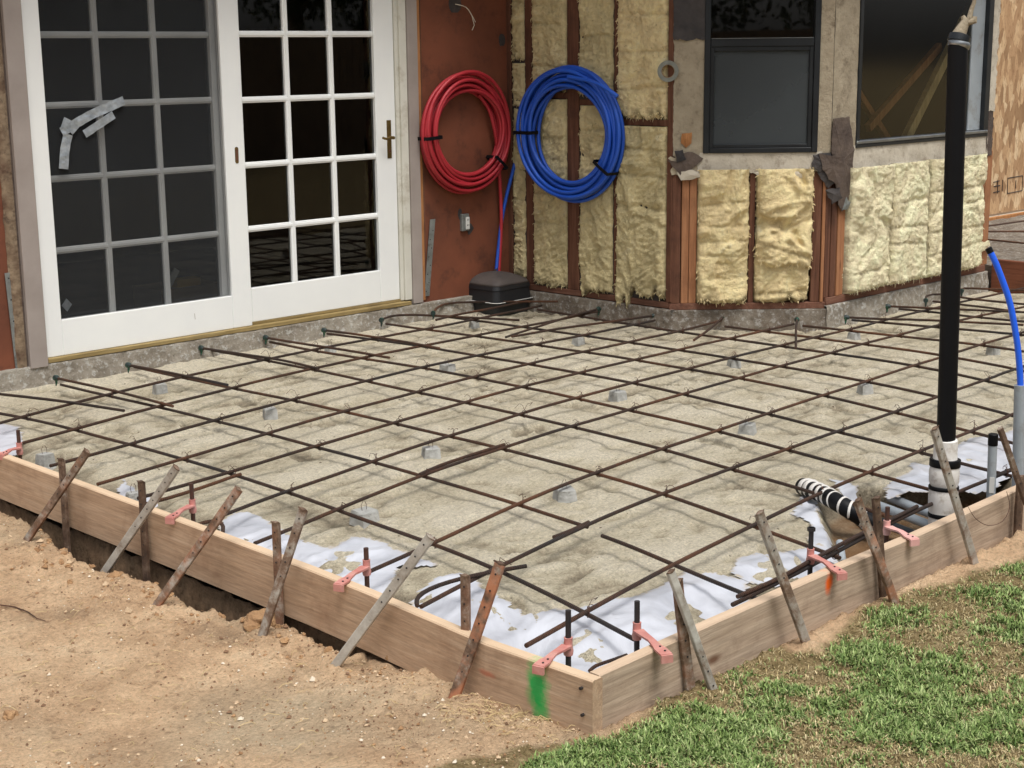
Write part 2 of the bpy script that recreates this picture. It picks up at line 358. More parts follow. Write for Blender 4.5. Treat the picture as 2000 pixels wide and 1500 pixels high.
        if s.uv is not None:
            u = me.uv_layers.new(name='UVMap'); L = np.array(s.uv); vi = np.empty(len(me.loops), dtype=np.int32); me.loops.foreach_get('vertex_index', vi)
            uv = np.zeros((len(vi), 2)); uv[:, 0] = L[vi]; u.data.foreach_set('uv', uv.ravel())
        if fix:
            import bmesh
            bm = bmesh.new(); bm.from_mesh(me); bmesh.ops.recalc_face_normals(bm, faces=bm.faces); bm.to_mesh(me); bm.free()
        if smooth:
            me.polygons.foreach_set('use_smooth', [True]*len(me.polygons))
            if smooth != 'all':
                try: me.set_sharp_from_angle(angle=math.radians(40))
                except Exception: pass
        o = bpy.data.objects.new(name, me); COL.objects.link(o)
        if parent: o.parent = parent; o.location = org - parent_loc(parent)
        else: o.location = org
        return o
def parent_loc(o):
    l = Vector(o.location)
    while o.parent: o = o.parent; l += Vector(o.location)
    return l
def thing(name, label, cat, loc=(0, 0, 0), group=None):
    o = bpy.data.objects.new(name, None); COL.objects.link(o); o.location = loc; o.empty_display_size = .1
    return tag(o, label, cat, group)
def tag(o, label, cat, group=None):
    o['label'] = label; o['category'] = cat
    if group: o['group'] = group
    return o
def struct(o): o['kind'] = 'structure'; return o
ORD = ['first', 'second', 'third', 'fourth', 'fifth', 'sixth', 'seventh', 'eighth', 'ninth', 'tenth', 'eleventh', 'twelfth', 'thirteenth', 'fourteenth', 'fifteenth', 'sixteenth']

# polygons and smooth steps
def sstep(a, b, x):
    t = max(0, min(1, (x-a)/(b-a))); return t*t*(3-2*t)
def inpoly(x, y, poly):
    c = False; n = len(poly); j = n-1
    for i in range(n):
        xi, yi = poly[i]; xj, yj = poly[j]
        if (yi > y) != (yj > y) and x < (xj-xi)*(y-yi)/(yj-yi)+xi: c = not c
        j = i
    return c
def edgedist(x, y, poly):
    best = 9e9; n = len(poly)
    for i in range(n):
        x0, y0 = poly[i]; x1, y1 = poly[(i+1) % n]; dx, dy = x1-x0, y1-y0
        t = max(0, min(1, ((x-x0)*dx+(y-y0)*dy)/(dx*dx+dy*dy+1e-12)))
        best = min(best, math.hypot(x-x0-t*dx, y-y0-t*dy))
    return best
def interp(x, xs, ys):
    if x <= xs[0]: return ys[0]
    for i in range(1, len(xs)):
        if x <= xs[i]: return ys[i-1]+(ys[i]-ys[i-1])*(x-xs[i-1])/(xs[i]-xs[i-1])
    return ys[-1]

# ------------------------------------------------------------------ ground
XB, YB = 2.77, 2.46      # outer faces of the form boards
BT = .0381; ZT, ZBOT = .03, -.156
edge_px = [(-60, 985), (0, 1002), (60, 1021), (105, 1056), (147, 1095), (200, 1112), (245, 1137), (280, 1135), (315, 1155), (378, 1190), (455, 1212), (493, 1210), (535, 1204), (575, 1235), (640, 1262), (672, 1282), (700, 1268)]
ep = [at(x, y, -.2) for x, y in edge_px]; ep.sort(key=lambda p: p.y)
ex_y = [p.y for p in ep]; ex_x = [min(p.x, 2.765) for p in ep]
def trench_edge(y): return interp(y, ex_y, ex_x) + .022*sn(y*11, 3.3) + .014*sn(y*34, 1.3) + .008*sn(y*80, 1.3)
def out_base(x, y):
    # dirt rises gently to the corner, lawn is flat
    z = -.19 + .06*sstep(3.6, 2.7, y) + .02*sstep(2.6, 1.6, x)*0
    z += .012*sn(x*2.1, y*2.1, 5) + .010*sn(x*7, y*7, 2) + .006*sn(x*18, y*18, 7)
    lw = sstep(2.2, 3.0, x)*sstep(2.6, 2.3, y)
    z = z*(1-lw) + (-.135+.008*sn(x*3, y*3, 1)+.006*sn(x*12, y*12, 4))*lw
    # little spoil heaps along the boards
    z += .02*math.exp(-((x-2.71)**2+(y-3.72)**2)/.006) + .018*math.exp(-((x-2.62)**2+(y-3.05)**2)/.02)
    return z
def out_z(x, y):
    z = out_base(x, y)
    k_ = sstep(-.35, .25, sn(x*2.3, y*2.3, 31)+.9*sstep(.5, .05, (trench_edge(y) if y > 3.3 else 2.75)-x)); nt_ = sstep(.5, .08, (trench_edge(y) if y > 3.3 else 2.75)-x); rough = (.014*abs(sn(x*26, y*26, 9))+.005*sn(x*60, y*60, 3)+nt_*(.020*max(0, sn(x*15, y*15, 19)+.1)+.008*abs(sn(x*48, y*48, 6))))*k_ + .0012*sn(x*70, y*70, 3)
    z += rough
    if y > 3.3 and x < 2.9:
        e = trench_edge(y); w = sstep(3.42, 3.52, y)
        if x > e-.03:
            dep = sstep(e-.02, e+.035, x)*.30*w*(1-sstep(2.775, 2.80, x))
            z -= dep*(1+.25*sn(x*25, y*25, 2)); 
        if x > 2.765: z = min(z, -.168)
    if x > XB-.005 and y > YB-.005:
        z = min(z, -.165) if (x < XB+.05 or y < YB+.05) else -.5
    elif x > 2.7 and y < YB: 
        d = YB-y
        z = z + .012*math.exp(-d/.04)
    return z
def lawn_mask(x, y): 
    p = None
    return 0
lawn_edge_px = [(700, 1560), (830, 1500), (890, 1478), (1000, 1452), (1110, 1440), (1180, 1432), (1260, 1395), (1300, 1345), (1400, 1310), (1430, 1290), (1455, 1262), (1500, 1250), (1560, 1262), (1600, 1262), (1640, 1225), (1690, 1180), (1760, 1150), (1850, 1128), (1930, 1100), (2010, 1072), (2300, 960)]
LP = [(p.x, p.y) for p in (at(a, b+14, -.13) for a, b in lawn_edge_px)] + [(9, 2.0), (9, .2), (1.2, .2), (1.6, 2.2)]
def nonuni(lo, a, b, hi, step, grow=1.35):
    xs = [a]; s = step
    while xs[-1] < b: xs.append(xs[-1]+step)
    s = step*2
    while xs[-1] < hi: xs.append(xs[-1]+s); s *= grow
    l = [a]; s = step*2
    while l[-1] > lo: l.append(l[-1]-s); s *= grow
    return sorted(set(l[1:] + xs))
gx = nonuni(-80, 1.35, 5.35, 120, .0125); gy = nonuni(-80, 1.45, 6.1, 140, .0125)
m = MB(); m.col = []
P = []
for x in gx:
    r = []
    for y in gy:
        z = out_z(x, y) if (-2 < x < 9 and -1 < y < 9) else (-.5 if (x > 2.8 and y > 2.5) else -.16)
        if x > 8 and y > 2.5: z = min(z, -.5)
        r.append((x, y, z))
        lm = 0.0
        if y < 3.2 and 1 < x < 6:
            d = edgedist(x, y, LP); lm = .5 + (.5 if inpoly(x, y, LP) else -.5)*min(1, d/.05)
        elif y < 2.4: lm = 1.0
        dk = 0
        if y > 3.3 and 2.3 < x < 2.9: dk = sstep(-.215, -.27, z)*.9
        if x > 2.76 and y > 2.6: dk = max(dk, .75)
        m.col.append((lm, dk, 0, 1))
    P.append(r)
m.grid(P); g = struct(m.build('ground', 'ground', smooth='all', fix=False))

# sand bed inside the forms
HOLE = [(p.x, p.y) for p in (at(a, b, -.12) for a, b in [(1588, 1010), (1640, 985), (1690, 975), (1760, 968), (1860, 960), (1960, 930), (1985, 960), (1900, 1030), (1700, 1115), (1640, 1120), (1612, 1090)])]
_fr = random.Random(77); FOOT = {}
for _ in range(120):
    fx, fy, fa = _fr.uniform(3.0, 9.4), _fr.uniform(2.8, 7.0), _fr.uniform(0, 3.14)
    fd = (fx, fy, math.cos(fa), math.sin(fa), _fr.uniform(.006, .014), _fr.uniform(.11, .15))
    for i in range(int((fx-.25)/.3), int((fx+.25)/.3)+1):
        for j in range(int((fy-.25)/.3), int((fy+.25)/.3)+1): FOOT.setdefault((i, j), []).append(fd)
def foot(x, y):
    z = 0
    for fx, fy, c, s_, dp, L in FOOT.get((int(x/.3), int(y/.3)), ()):
        u = ((x-fx)*c+(y-fy)*s_)/L; v = (-(x-fx)*s_+(y-fy)*c)/(.045+.012*u)
        q = u*u*u*u+v*v
        if q < 2.2: z += -dp*sstep(1.15, .75, q) + dp*.55*math.exp(-((q-1.45)/.3)**2)
    return z
def sand_z(x, y):
    wx, wy = x + .12*sn(x*1.7, y*1.7, 8), y + .12*sn(x*1.7, y*1.7, 3)
    n1 = sn(wx*2.6, wy*3.4, 1); n2 = sn(wx*6.5, wy*8.5, 4); n3 = sn(x*20, y*20, 6)
    n4 = sn(wx*4.2, wy*9.5, 11); n5 = sn(x*48, y*48, 5)
    z = -.064 + .009*n1 + .007*n2 - .015*max(0, 1-abs(n4)*3.6)*sstep(-.2, .45, sn(x*1.9, y*1.9, 17)) - .010*sstep(.15, .5, sn(x*8, y*12, 21)) + .004*n3 + .003*n5 + foot(x+.01*n3, y+.01*n5)
    d = min(x-XB-BT, y-YB-BT)
    z -= .060*(1-sstep(0, .36, d + .14*sn(x*3, y*3, 2)))
    if 4 < x < 5.9 and y < 3.3:
        e = edgedist(x, y, HOLE)
        if inpoly(x, y, HOLE): z -= .085*sstep(0, .07, e + .01*n3)
    # behind: sand meets the footing of the house a little higher
    z += .012*sstep(6.9, 7.15, y)*(x < 7)
    return z
def outerx(y): return interp(y, [2.448, 2.83, 3.365, 3.69, 4.4, 5.7, 7.0], [2.732, 2.72, 2.757, 2.77, 2.778, 2.781, 2.78])
sx = [XB+BT+.004]; 
while sx[-1] < 7.9: sx.append(sx[-1]+.0125)
while sx[-1] < 9.88: sx.append(sx[-1]+.025)
sy = [YB+BT+.004]
while sy[-1] < 7.25: sy.append(sy[-1]+.0125)
m = MB(); m.col = []; P = []
for x in sx:
    r = []
    for y in sy:
        z = sand_z(x, y); r.append((outerx(y)+.02 if x == sx[0] else x, y, z))
        hole = .9*sstep(-.125, -.16, z) if (x > 4 and y < 3.3) else 0
        m.col.append((max(0, min(1, (z+.088)/.036)), hole, 0, 1))
    P.append(r)
m.grid(P); struct(m.build('sand_bed', 'sand', smooth='all', fix=False))

# ------------------------------------------------------------------ grass (stuff)
def grass():
    N = 135000; V = []; Fc = []; Cl = []
    rs = random.Random(3)
    t = NT('grass_blades'); a = t.new('ShaderNodeVertexColor', layer_name='mask')
    t.b.inputs['Subsurface Weight'].default_value = 0
    gm = t.out(a.outputs['Color'], .6, spec=.25)
    G = [lin((110, 132, 72)), lin((130, 150, 88)), (lin((156, 170, 114))), lin((90, 114, 60))]
    S = [lin((186, 168, 124)), lin((168, 150, 108)), lin((204, 188, 148)), lin((146, 130, 90))]
    cnt = 0; tries = 0
    while cnt < N and tries < 1200000:
        tries += 1
        px, py = (rs.uniform(740, 2080), rs.uniform(1060, 1600)) if rs.random() < .8 else (rs.uniform(2080, 2700), rs.uniform(850, 1700))
        p = at(px, py, -.13); x, y = p.x, p.y
        if y > YB-.01 or not inpoly(x, y, LP): continue
        e = edgedist(x, y, LP)
        dens = sn(x*4.5, y*4.5, 1.5)*.9+.5*sn(x*13, y*13, 2)+.35*sn(x*33, y*33, 2)
        thick = max(0, min(1, .62 + dens*1.15))*sstep(0, .10, e+.03) 
        if rs.random() > .12+.88*thick: continue
        green = rs.random() < (.14+.62*sstep(.25, .85, thick+.2*sn(x*9, y*9, 6)))
        L = rs.uniform(.010, .034)*(.6+.5*thick) if green else rs.uniform(.008, .026)
        w = rs.uniform(.0010, .0034)*(1 if green else .5)
        an = rs.uniform(0, 6.283); lean = rs.uniform(.3, 1.35) if green else rs.uniform(.7, 1.7)
        dx, dy = math.cos(an), math.sin(an); z = out_z(x, y)-.003
        qx, qy = -dy, dx
        h1, r1 = L*.55*math.cos(lean*.6), L*.55*math.sin(lean*.6); h2, r2 = h1+L*.45*math.cos(min(1.9, lean*1.35)), r1+L*.45*math.sin(min(1.9, lean*1.35))
        b = len(V)
        V += [(x-qx*w, y-qy*w, z), (x+qx*w, y+qy*w, z), (x+dx*r1+qx*w*.9, y+dy*r1+qy*w*.9, z+h1), (x+dx*r1-qx*w*.9, y+dy*r1-qy*w*.9, z+h1), (x+dx*r2, y+dy*r2, z+h2)]
        Fc += [(b, b+1, b+2, b+3), (b+3, b+2, b+4)]
        c = (G if green else S)[rs.randrange(4)]; k = rs.uniform(.75, 1.25)
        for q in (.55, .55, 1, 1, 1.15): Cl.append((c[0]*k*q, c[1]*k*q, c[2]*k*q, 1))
        cnt += 1
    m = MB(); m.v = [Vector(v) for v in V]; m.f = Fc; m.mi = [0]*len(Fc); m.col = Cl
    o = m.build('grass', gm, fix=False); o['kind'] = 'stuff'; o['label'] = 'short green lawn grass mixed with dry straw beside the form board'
grass()

# loose straw, roots and crumbs on the dirt (stuff)
def crumbs():
    m = MB(); rs = random.Random(11)
    for i in range(17000):
        px, py = rs.uniform(-40, 1300), rs.uniform(1000, 1560); p = at(px, py, -.17)
        if p.x > 2.74 or (p.y > 3.3 and p.x > trench_edge(p.y)-.01): continue
        if p.y < 2.4 and inpoly(p.x, p.y, LP): continue
        k = sn(p.x*4, p.y*4, 3)
        e = 2.75-p.x
        if rs.random() > .12+.55*sstep(.55, .05, e)+.8*max(0, k): continue
        q_ = rs.random(); r = rs.uniform(.0015, .004) if q_ < .86 else (rs.uniform(.004, .008) if q_ < .985 else rs.uniform(.008, .018)*(1 if e < .35 else .6))
        c = Vector((p.x, p.y, out_z(p.x, p.y)+r*.3))
        vs = []; 
        for d in ((1, 0, 0), (-1, 0, 0), (0, 1, 0), (0, -1, 0), (0, 0, .8), (0, 0, -.8)): vs.append(c+Vector(d)*r*rs.uniform(.6, 1.3))
        m.add(vs, [(0, 2, 4), (2, 1, 4), (1, 3, 4), (3, 0, 4), (2, 0, 5), (1, 2, 5), (3, 1, 5), (0, 3, 5)], rs.choice((0, 0, 0, 1, 1, 1, 1, 2, 2, 2, 2, 0, 1, 2, 3)))
    for i in range(60):
        y = rs.choice((3.7, 4.15, 4.3, 4.75, 5.1))+rs.gauss(0, .12); xx_ = (trench_edge(y) if y > 3.35 else 2.70)-abs(rs.gauss(0, .10)); r = rs.uniform(.005, .017)*rs.uniform(.5, 1)
        c = Vector((xx_, y, out_z(xx_, y)+r*.05)); sd = rs.uniform(0, 99); V = []; n1_, n2_ = 9, 6
        for a_ in range(n2_+1):
            th = math.pi*a_/n2_
            for b_ in range(n1_):
                ph = 2*math.pi*b_/n1_; d_ = Vector((math.sin(th)*math.cos(ph), math.sin(th)*math.sin(ph), math.cos(th)*.75)); V.append(c+d_*r*(1+.9*noise.noise(d_*1.8+Vector((sd, 0, 0)))))
        m.add(V, [(a_*n1_+b_, a_*n1_+(b_+1) % n1_, (a_+1)*n1_+(b_+1) % n1_, (a_+1)*n1_+b_) for a_ in range(n2_) for b_ in range(n1_)], 0)
    o = m.build('soil_crumbs', ['clod', simple('pale_crumb', (176, 150, 120), (206, 182, 150), 30, .95, .6, .004, 80), simple('dark_crumb', (104, 78, 58), (140, 110, 84), 30, .95, .6, .004, 80), simple('chip', (200, 188, 166), (222, 212, 194), 30, .9, .3, .002, 80)], fix=False); o['kind'] = 'stuff'; o['label'] = 'loose crumbs of dry soil scattered over the bare dirt'
    m = MB()
    for i in range(420):
        px, py = rs.uniform(-40, 1280), rs.uniform(1040, 1520)
        if rs.random() < .5: px, py = rs.gauss(1040, 90), rs.gauss(1420, 22)
        p = at(px, py, -.16)
        if p.x > 2.74 or (p.y > 3.3 and p.x > trench_edge(p.y)-.02): continue
        L = rs.uniform(.012, .05); a = rs.uniform(0, 3.14); pts = []
        for k in range(4):
            q = p + Vector((math.cos(a), math.sin(a), 0))*L*k/3; a += rs.uniform(-.4, .4)
            pts.append((q.x, q.y, out_z(q.x, q.y)+.003+.006*math.sin(k)))
        m.tube(pts, rs.uniform(.0006, .0012), 3)
    o = m.build('dry_straw', simple('straw', (176, 152, 108), (206, 184, 140), 20, .8, .1, .001, 50), fix=False); o['kind'] = 'stuff'; o['label'] = 'dry straw and root fibres lying on the dirt by the form corner'
crumbs()

def rock(px, py, z, r, name, label, cat, mat, seed, sq=(1, 1, .7)):
    import bmesh
    bm = bmesh.new(); bmesh.ops.create_icosphere(bm, subdivisions=4, radius=1)
    p = at(px, py, z)
    for v in bm.verts:
        n = noise.noise(v.co*1.4+Vector((seed, 0, 0)))*.45+noise.noise(v.co*4+Vector((seed, 3, 0)))*.16+noise.noise(v.co*11+Vector((seed, 3, 0)))*.05
        v.co = Vector((v.co.x*sq[0], v.co.y*sq[1], v.co.z*sq[2]))*(1+n)*r
    me = bpy.data.meshes.new(name); bm.to_mesh(me); bm.free(); me.materials.append(MT[mat]); me.polygons.foreach_set('use_smooth', [True]*len(me.polygons))
    o = bpy.data.objects.new(name, me); COL.objects.link(o); o.location = (p.x, p.y, z+r*sq[2]*.4); return tag(o, label, cat, 'soil clods at the trench edge')
rock(228, 1133, -.195, .030, 'soil_clod', 'tan block of soil perched at the trench edge between two leaning stakes', 'soil clod', 'clod', 1)
rock(510, 1218, -.19, .05, 'soil_clod', 'large heap of crumbly soil at the foot of the third pair of stakes', 'soil clod', 'clod', 5, (1.2, 1, .6))
rock(20, 1400, -.19, .02, 'soil_clod', 'small pale clod lying alone on the dirt at the far left', 'soil clod', 'clod', 9)
rock(770, 1284, -.15, .022, 'soil_clod', 'brown clod on the dirt right of the white-crusted stake foot', 'soil clod', 'clod', 12)
rock(652, 1457, -.17, .014, 'soil_clod', 'tiny dark clod near the bottom edge of the bare dirt', 'soil clod', 'clod', 15)
# twig on the dirt
m = MB(); pts = [at(a, b, -.175) for a, b in [(0, 1177), (30, 1182), (55, 1192), (72, 1203), (90, 1208)]]
m.tube([(p.x, p.y, out_z(p.x, p.y)+.005) for p in pts], [.002, .0025, .002, .0018, .001], 5)
tag(m.build('twig', 'wire', smooth=True), 'thin dark curved twig lying on the bare dirt at left', 'twig')

# ------------------------------------------------------------------ form boards
gc = onplane(1071, 1348, (XB-.001, 0, 0), Vector((1, 0, 0))); rc = onplane(975, 1305, (XB-.001, 0, 0), Vector((1, 0, 0)))
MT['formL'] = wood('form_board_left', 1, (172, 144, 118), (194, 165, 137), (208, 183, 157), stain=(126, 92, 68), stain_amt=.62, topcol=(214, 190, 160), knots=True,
   marks=[((XB, gc.y+.0, gc.z+.02), (.2, .050, .098), (44, 176, 88), .95), ((XB, gc.y-.012, gc.z-.05), (.2, .040, .07), (40, 168, 78), .7), ((XB, rc.y, rc.z), (.2, .04, .012), (190, 96, 70), .5)])
oc = onplane(1628, 1150, (0, YB, 0), Vector((0, 1, 0)))
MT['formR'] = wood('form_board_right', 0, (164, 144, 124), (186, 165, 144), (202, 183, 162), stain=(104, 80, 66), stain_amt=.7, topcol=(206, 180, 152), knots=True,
   marks=[((oc.x, YB, oc.z+.012), (.026, .2, .040), (238, 104, 34), 1.0)])
def board(name, pts, axis, mat, label):
    """pts: outer-face line (x,y); extruded BT inwards"""
    m = MB(); n = len(pts); P = []
    nrm = Vector((1, 0, 0)) if axis == 1 else Vector((0, 1, 0))
    ring = [(0, ZBOT), (0, ZT-.004), (.004, ZT), (BT-.004, ZT), (BT, ZT-.004), (BT, ZBOT)]
    for (x, y) in pts: P.append([Vector((x, y, 0)) + nrm*a + Vector((0, 0, z)) for a, z in ring] )
    b = []
    for r in P: b += r
    k = len(ring); fs = []
    for i in range(n-1):
        for j in range(k): fs.append((i*k+j, i*k+(j+1) % k, (i+1)*k+(j+1) % k, (i+1)*k+j))
    fs += [tuple(range(k)), tuple((n-1)*k+j for j in range(k))[::-1]]
    m.add(b, fs); o = m.build(name, mat); return tag(o, label, 'form board')
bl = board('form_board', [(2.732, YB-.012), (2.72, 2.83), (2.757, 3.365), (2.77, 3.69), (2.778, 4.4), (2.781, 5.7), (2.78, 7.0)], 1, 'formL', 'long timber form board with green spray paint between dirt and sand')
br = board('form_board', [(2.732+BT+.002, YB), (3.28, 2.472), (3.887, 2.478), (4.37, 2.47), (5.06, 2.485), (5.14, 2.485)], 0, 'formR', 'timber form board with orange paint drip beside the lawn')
board('form_board', [(5.143, 2.487), (7.5, 2.49), (9, 2.49)], 0, 'formR', 'form board continuing past the corner stake at far right')
for a, b in ((1140, 1342), (1143, 1394)):
    m = MB(); p = onplane(a, b, (2.735, 0, 0), Vector((1, 0, 0))); m.lathe((2.7225+.006, p.y, p.z), [(.0045, 0), (.0045, .008)], 8, axis=(-1, 0, 0))
    m.build('nail_head', 'boltdark', bl)

# ------------------------------------------------------------------ stakes
STK = 'steel form stakes'
def stake(b, t, w, crust, orange, label, face, hw=.011, thick=.0035, holes=True, name='form_stake'):
    """channel-profile steel stake from b (in the soil) to t; face = outward direction seen by the camera"""
    b, t = Vector(b), Vector(t); ax = (t-b).normalized(); b = b - ax*.10
    f = Vector(face); f = (f - f.dot(ax)*ax).normalized(); s = ax.cross(f)
    prof = [(-w, -hw), (-w+thick, -hw), (-w+thick*1.6, 0-thick), (w-thick*1.6, -thick), (w-thick, -hw), (w, -hw), (w-.001, 0), (w-.003, .0015), (-w+.003, .0015), (-w+.001, 0)]
    m = MB(); L = (t-b).length; n = 26; V = []
    for i in range(n+1):
        q = i/n; c = b+ax*L*q; bend = .0025*math.sin(q*5+w*900)
        tw = .05*math.sin(q*3+crust*7)
        for (x, y) in prof:
            x2, y2 = x*math.cos(tw)-y*math.sin(tw), x*math.sin(tw)+y*math.cos(tw)
            V.append(c + s*(x2*(1+.02*sn(q*30, crust*9))) + f*(y2+bend))
    k = len(prof); fs = [(i*k+j, i*k+(j+1) % k, (i+1)*k+(j+1) % k, (i+1)*k+j) for i in range(n) for j in range(k)] + [tuple(range(k)), tuple(n*k+j for j in range(k))[::-1]]
    m.add(V, fs)
    if holes:
        for i in range(int(L/.05)):
            c = t - ax*(.03+.05*i) + f*.0008; m.lathe(c, [(.0028, 0), (.0028, .0012)], 8, axis=f, mi=1)
    # mushroomed struck top
    o = m.build(name, ['stake', 'boltdark'], loc=b+ax*.1); o['crust'] = float(crust); o['orange'] = float(orange); tag(o, label, 'stake', STK)
    m = MB(); cap = []
    for i in range(14):
        a = i/14*6.283; rr = 1+.25*sn(a*2, crust*5)
        cap.append(t + s*math.cos(a)*(w+.002)*rr + f*(math.sin(a)*(hw*.55)*rr-hw*.35) + ax*.002*math.sin(a*3))
    m.prism(cap, ax*.004); h = m.build('struck_head', 'stake', o); h['crust'] = float(crust)*.3; h['orange'] = 0.0
    return o
CF = Vector((-.75, -.6, .25))
def stakeL(tp, bp, vert, crust, orange, label, zb=None, w=.0135, zoff=0):
    xt = 2.752 if vert else 2.744; t = onplane(*tp, (xt, 0, 0), Vector((1, 0, 0)))
    if vert: b = Vector((xt, t.y+.0, -.5 if t.y > 3.5 else -.3))
    else:
        b = at(*bp, zb if zb is not None else -.2)
        if b.x > 2.70: b = onplane(*bp, (2.67, 0, 0), Vector((1, 0, 0)))
    return stake(b, t, w, crust, orange, label, (-1, -.5, .2) if not vert else (-1, -.35, 0))
stakeL((117, 898), (113, 1050), True, .05, 0, 'upright rusty stake at the far left crossed by a leaning stake')
stakeL((168, 882), (48, 1060), False, .15, .25, 'leaning grey brown stake with peeled top, farthest left', w=.0145)
stakeL((273, 942), (272, 1110), True, 0, 0, 'dark upright stake left of the white-crusted leaning stake')
stakeL((342, 914), (207, 1112), False, .42, 0, 'leaning stake crusted white with concrete, second from the left', w=.0145)
stakeL((464, 956), (300, 1190), False, .22, .5, 'leaning stake with orange rusty head, third from the left', w=.0145)
stakeL((536, 1022), (540, 1150), True, .12, .3, 'short upright rusty stake just left of the steep grey stake')
stakeL((590, 996), (525, 1198), False, .18, 0, 'steeply leaning mud-grey stake standing in a heap of soil', w=.0145)
stakeL((838, 1050), (672, 1276), False, .5, 0, 'long leaning stake with white lower half in the bare dirt', w=.0145)
stakeL((906, 1126), (898, 1330), True, .2, .2, 'upright stake with nail holes near the corner on the dirt side')
stakeL((975, 1102), (892, 1345), False, .1, .9, 'leaning stake with orange painted top nearest the green spray mark', w=.0155)
def stakeR(tp, bp, vert, crust, orange, label, zb=-.13, w=.0135, slope=None):
    yt = YB-.012; t = onplane(*tp, (0, yt, 0), Vector((0, 1, 0)))
    if vert:
        b = onplane(*bp, (0, yt, 0), Vector((0, 1, 0))); b.z = min(b.z, -.15)
    else: b = at(*bp, zb); b.y = min(b.y, 2.42); b = onplane(*bp, (0, b.y-.01, 0), Vector((0, 1, 0)))
    return stake(b, t, w, crust, orange, label, (-.35, -1, .1))
stakeR((1326, 1136), (1352, 1330), True, .15, .3, 'broad upright rusty stake at the near end of the lawn side', w=.015)
stakeR((1312, 1118), (1386, 1320), False, .45, 0, 'leaning grey-white stake behind the broad upright one near the corner', w=.012)
stakeR((1486, 1003), (1566, 1228), False, .22, .1, 'leaning brown stake between the orange drip and the near corner', w=.0145)
stakeR((1714, 974), (1732, 1092), True, .05, 0, 'dark upright stake beside the pink bolt holder')
stakeR((1678, 978), (1738, 1146), False, .2, .7, 'leaning stake with copper patch in front of the wrapped drain', w=.0145)
stakeR((1828, 838), (1900, 1084), False, .3, .15, 'tall leaning stake standing before the black vent pipe', w=.0145)
stakeR((1955, 838), (1992, 940), False, .1, 0, 'short leaning stake beside the capped grey conduit', w=.011)
stakeR((1996, 932), (1990, 1050), True, .02, 0, 'dark upright stake at the right end of the form board', w=.016)

# ------------------------------------------------------------------ rebar mat
def catmull(P, step=.05):
    P = [P[0]*2-P[1]] + P + [P[-1]*2-P[-2]]; out = []
    for i in range(1, len(P)-2):
        a, b, c, d = P[i-1:i+3]; n = max(2, int((c-b).length/step))
        for k in range(n):
            t = k/n; out.append(.5*((2*b)+(c-a)*t+(2*a-5*b+4*c-d)*t*t+(3*b-a-3*c+d)*t**3))
    out.append(P[-2]); return out
GA = 'long rebar running parallel to the glass doors'; GB = 'long rebar running out from the glass doors'
RA = .0071
def smoothpts(P, keep=.6):
    if len(P) < 4: return P
    Q = [P[0]] + [P[i]*keep + (P[i-1]+P[i+1])*(1-keep)/2 for i in range(1, len(P)-1)] + [P[-1]]
    return Q
def bar(pxs, z, label, group, extend=None, r=RA, zf=None, name='rebar'):
    P = [at(a, b, z) for a, b in pxs]
    if len(P) > 5: P = smoothpts(smoothpts(P, .5), .6)
    if pxs[-1][0] >= 1980 and group == GA and P[-1].x < 9.6: P.append(Vector((9.8, P[-1].y, z)))
    if pxs[-1][0] >= 1980 and group == GB and P[-1].y > YB+.3: P.append(Vector((P[-1].x, YB+.09, z)))
    if extend: P = ([P[0] + Vector(extend[0])] if extend[0] else []) + P + ([P[-1] + Vector(extend[1])] if extend[1] else [])
    if zf: 
        for i, p in enumerate(P): p.z = zf(i, p)
    pts = catmull(P); sd_ = len(label)*1.7+P[0].x
    pts = [p+Vector((.003*sn(p.x*2.5, p.y*2.5, sd_), .003*sn(p.x*2.5, p.y*2.5, sd_+5), .004*sn(p.x*1.8, p.y*1.8, sd_+9)-.0015)) for p in pts]
    m = MB(); m.tube(pts, r, 8, uv=True)
    base = pts[0]
    o = m.build(name, 'rebar', smooth=True, loc=base); tag(o, label, 'rebar', group); return o, pts
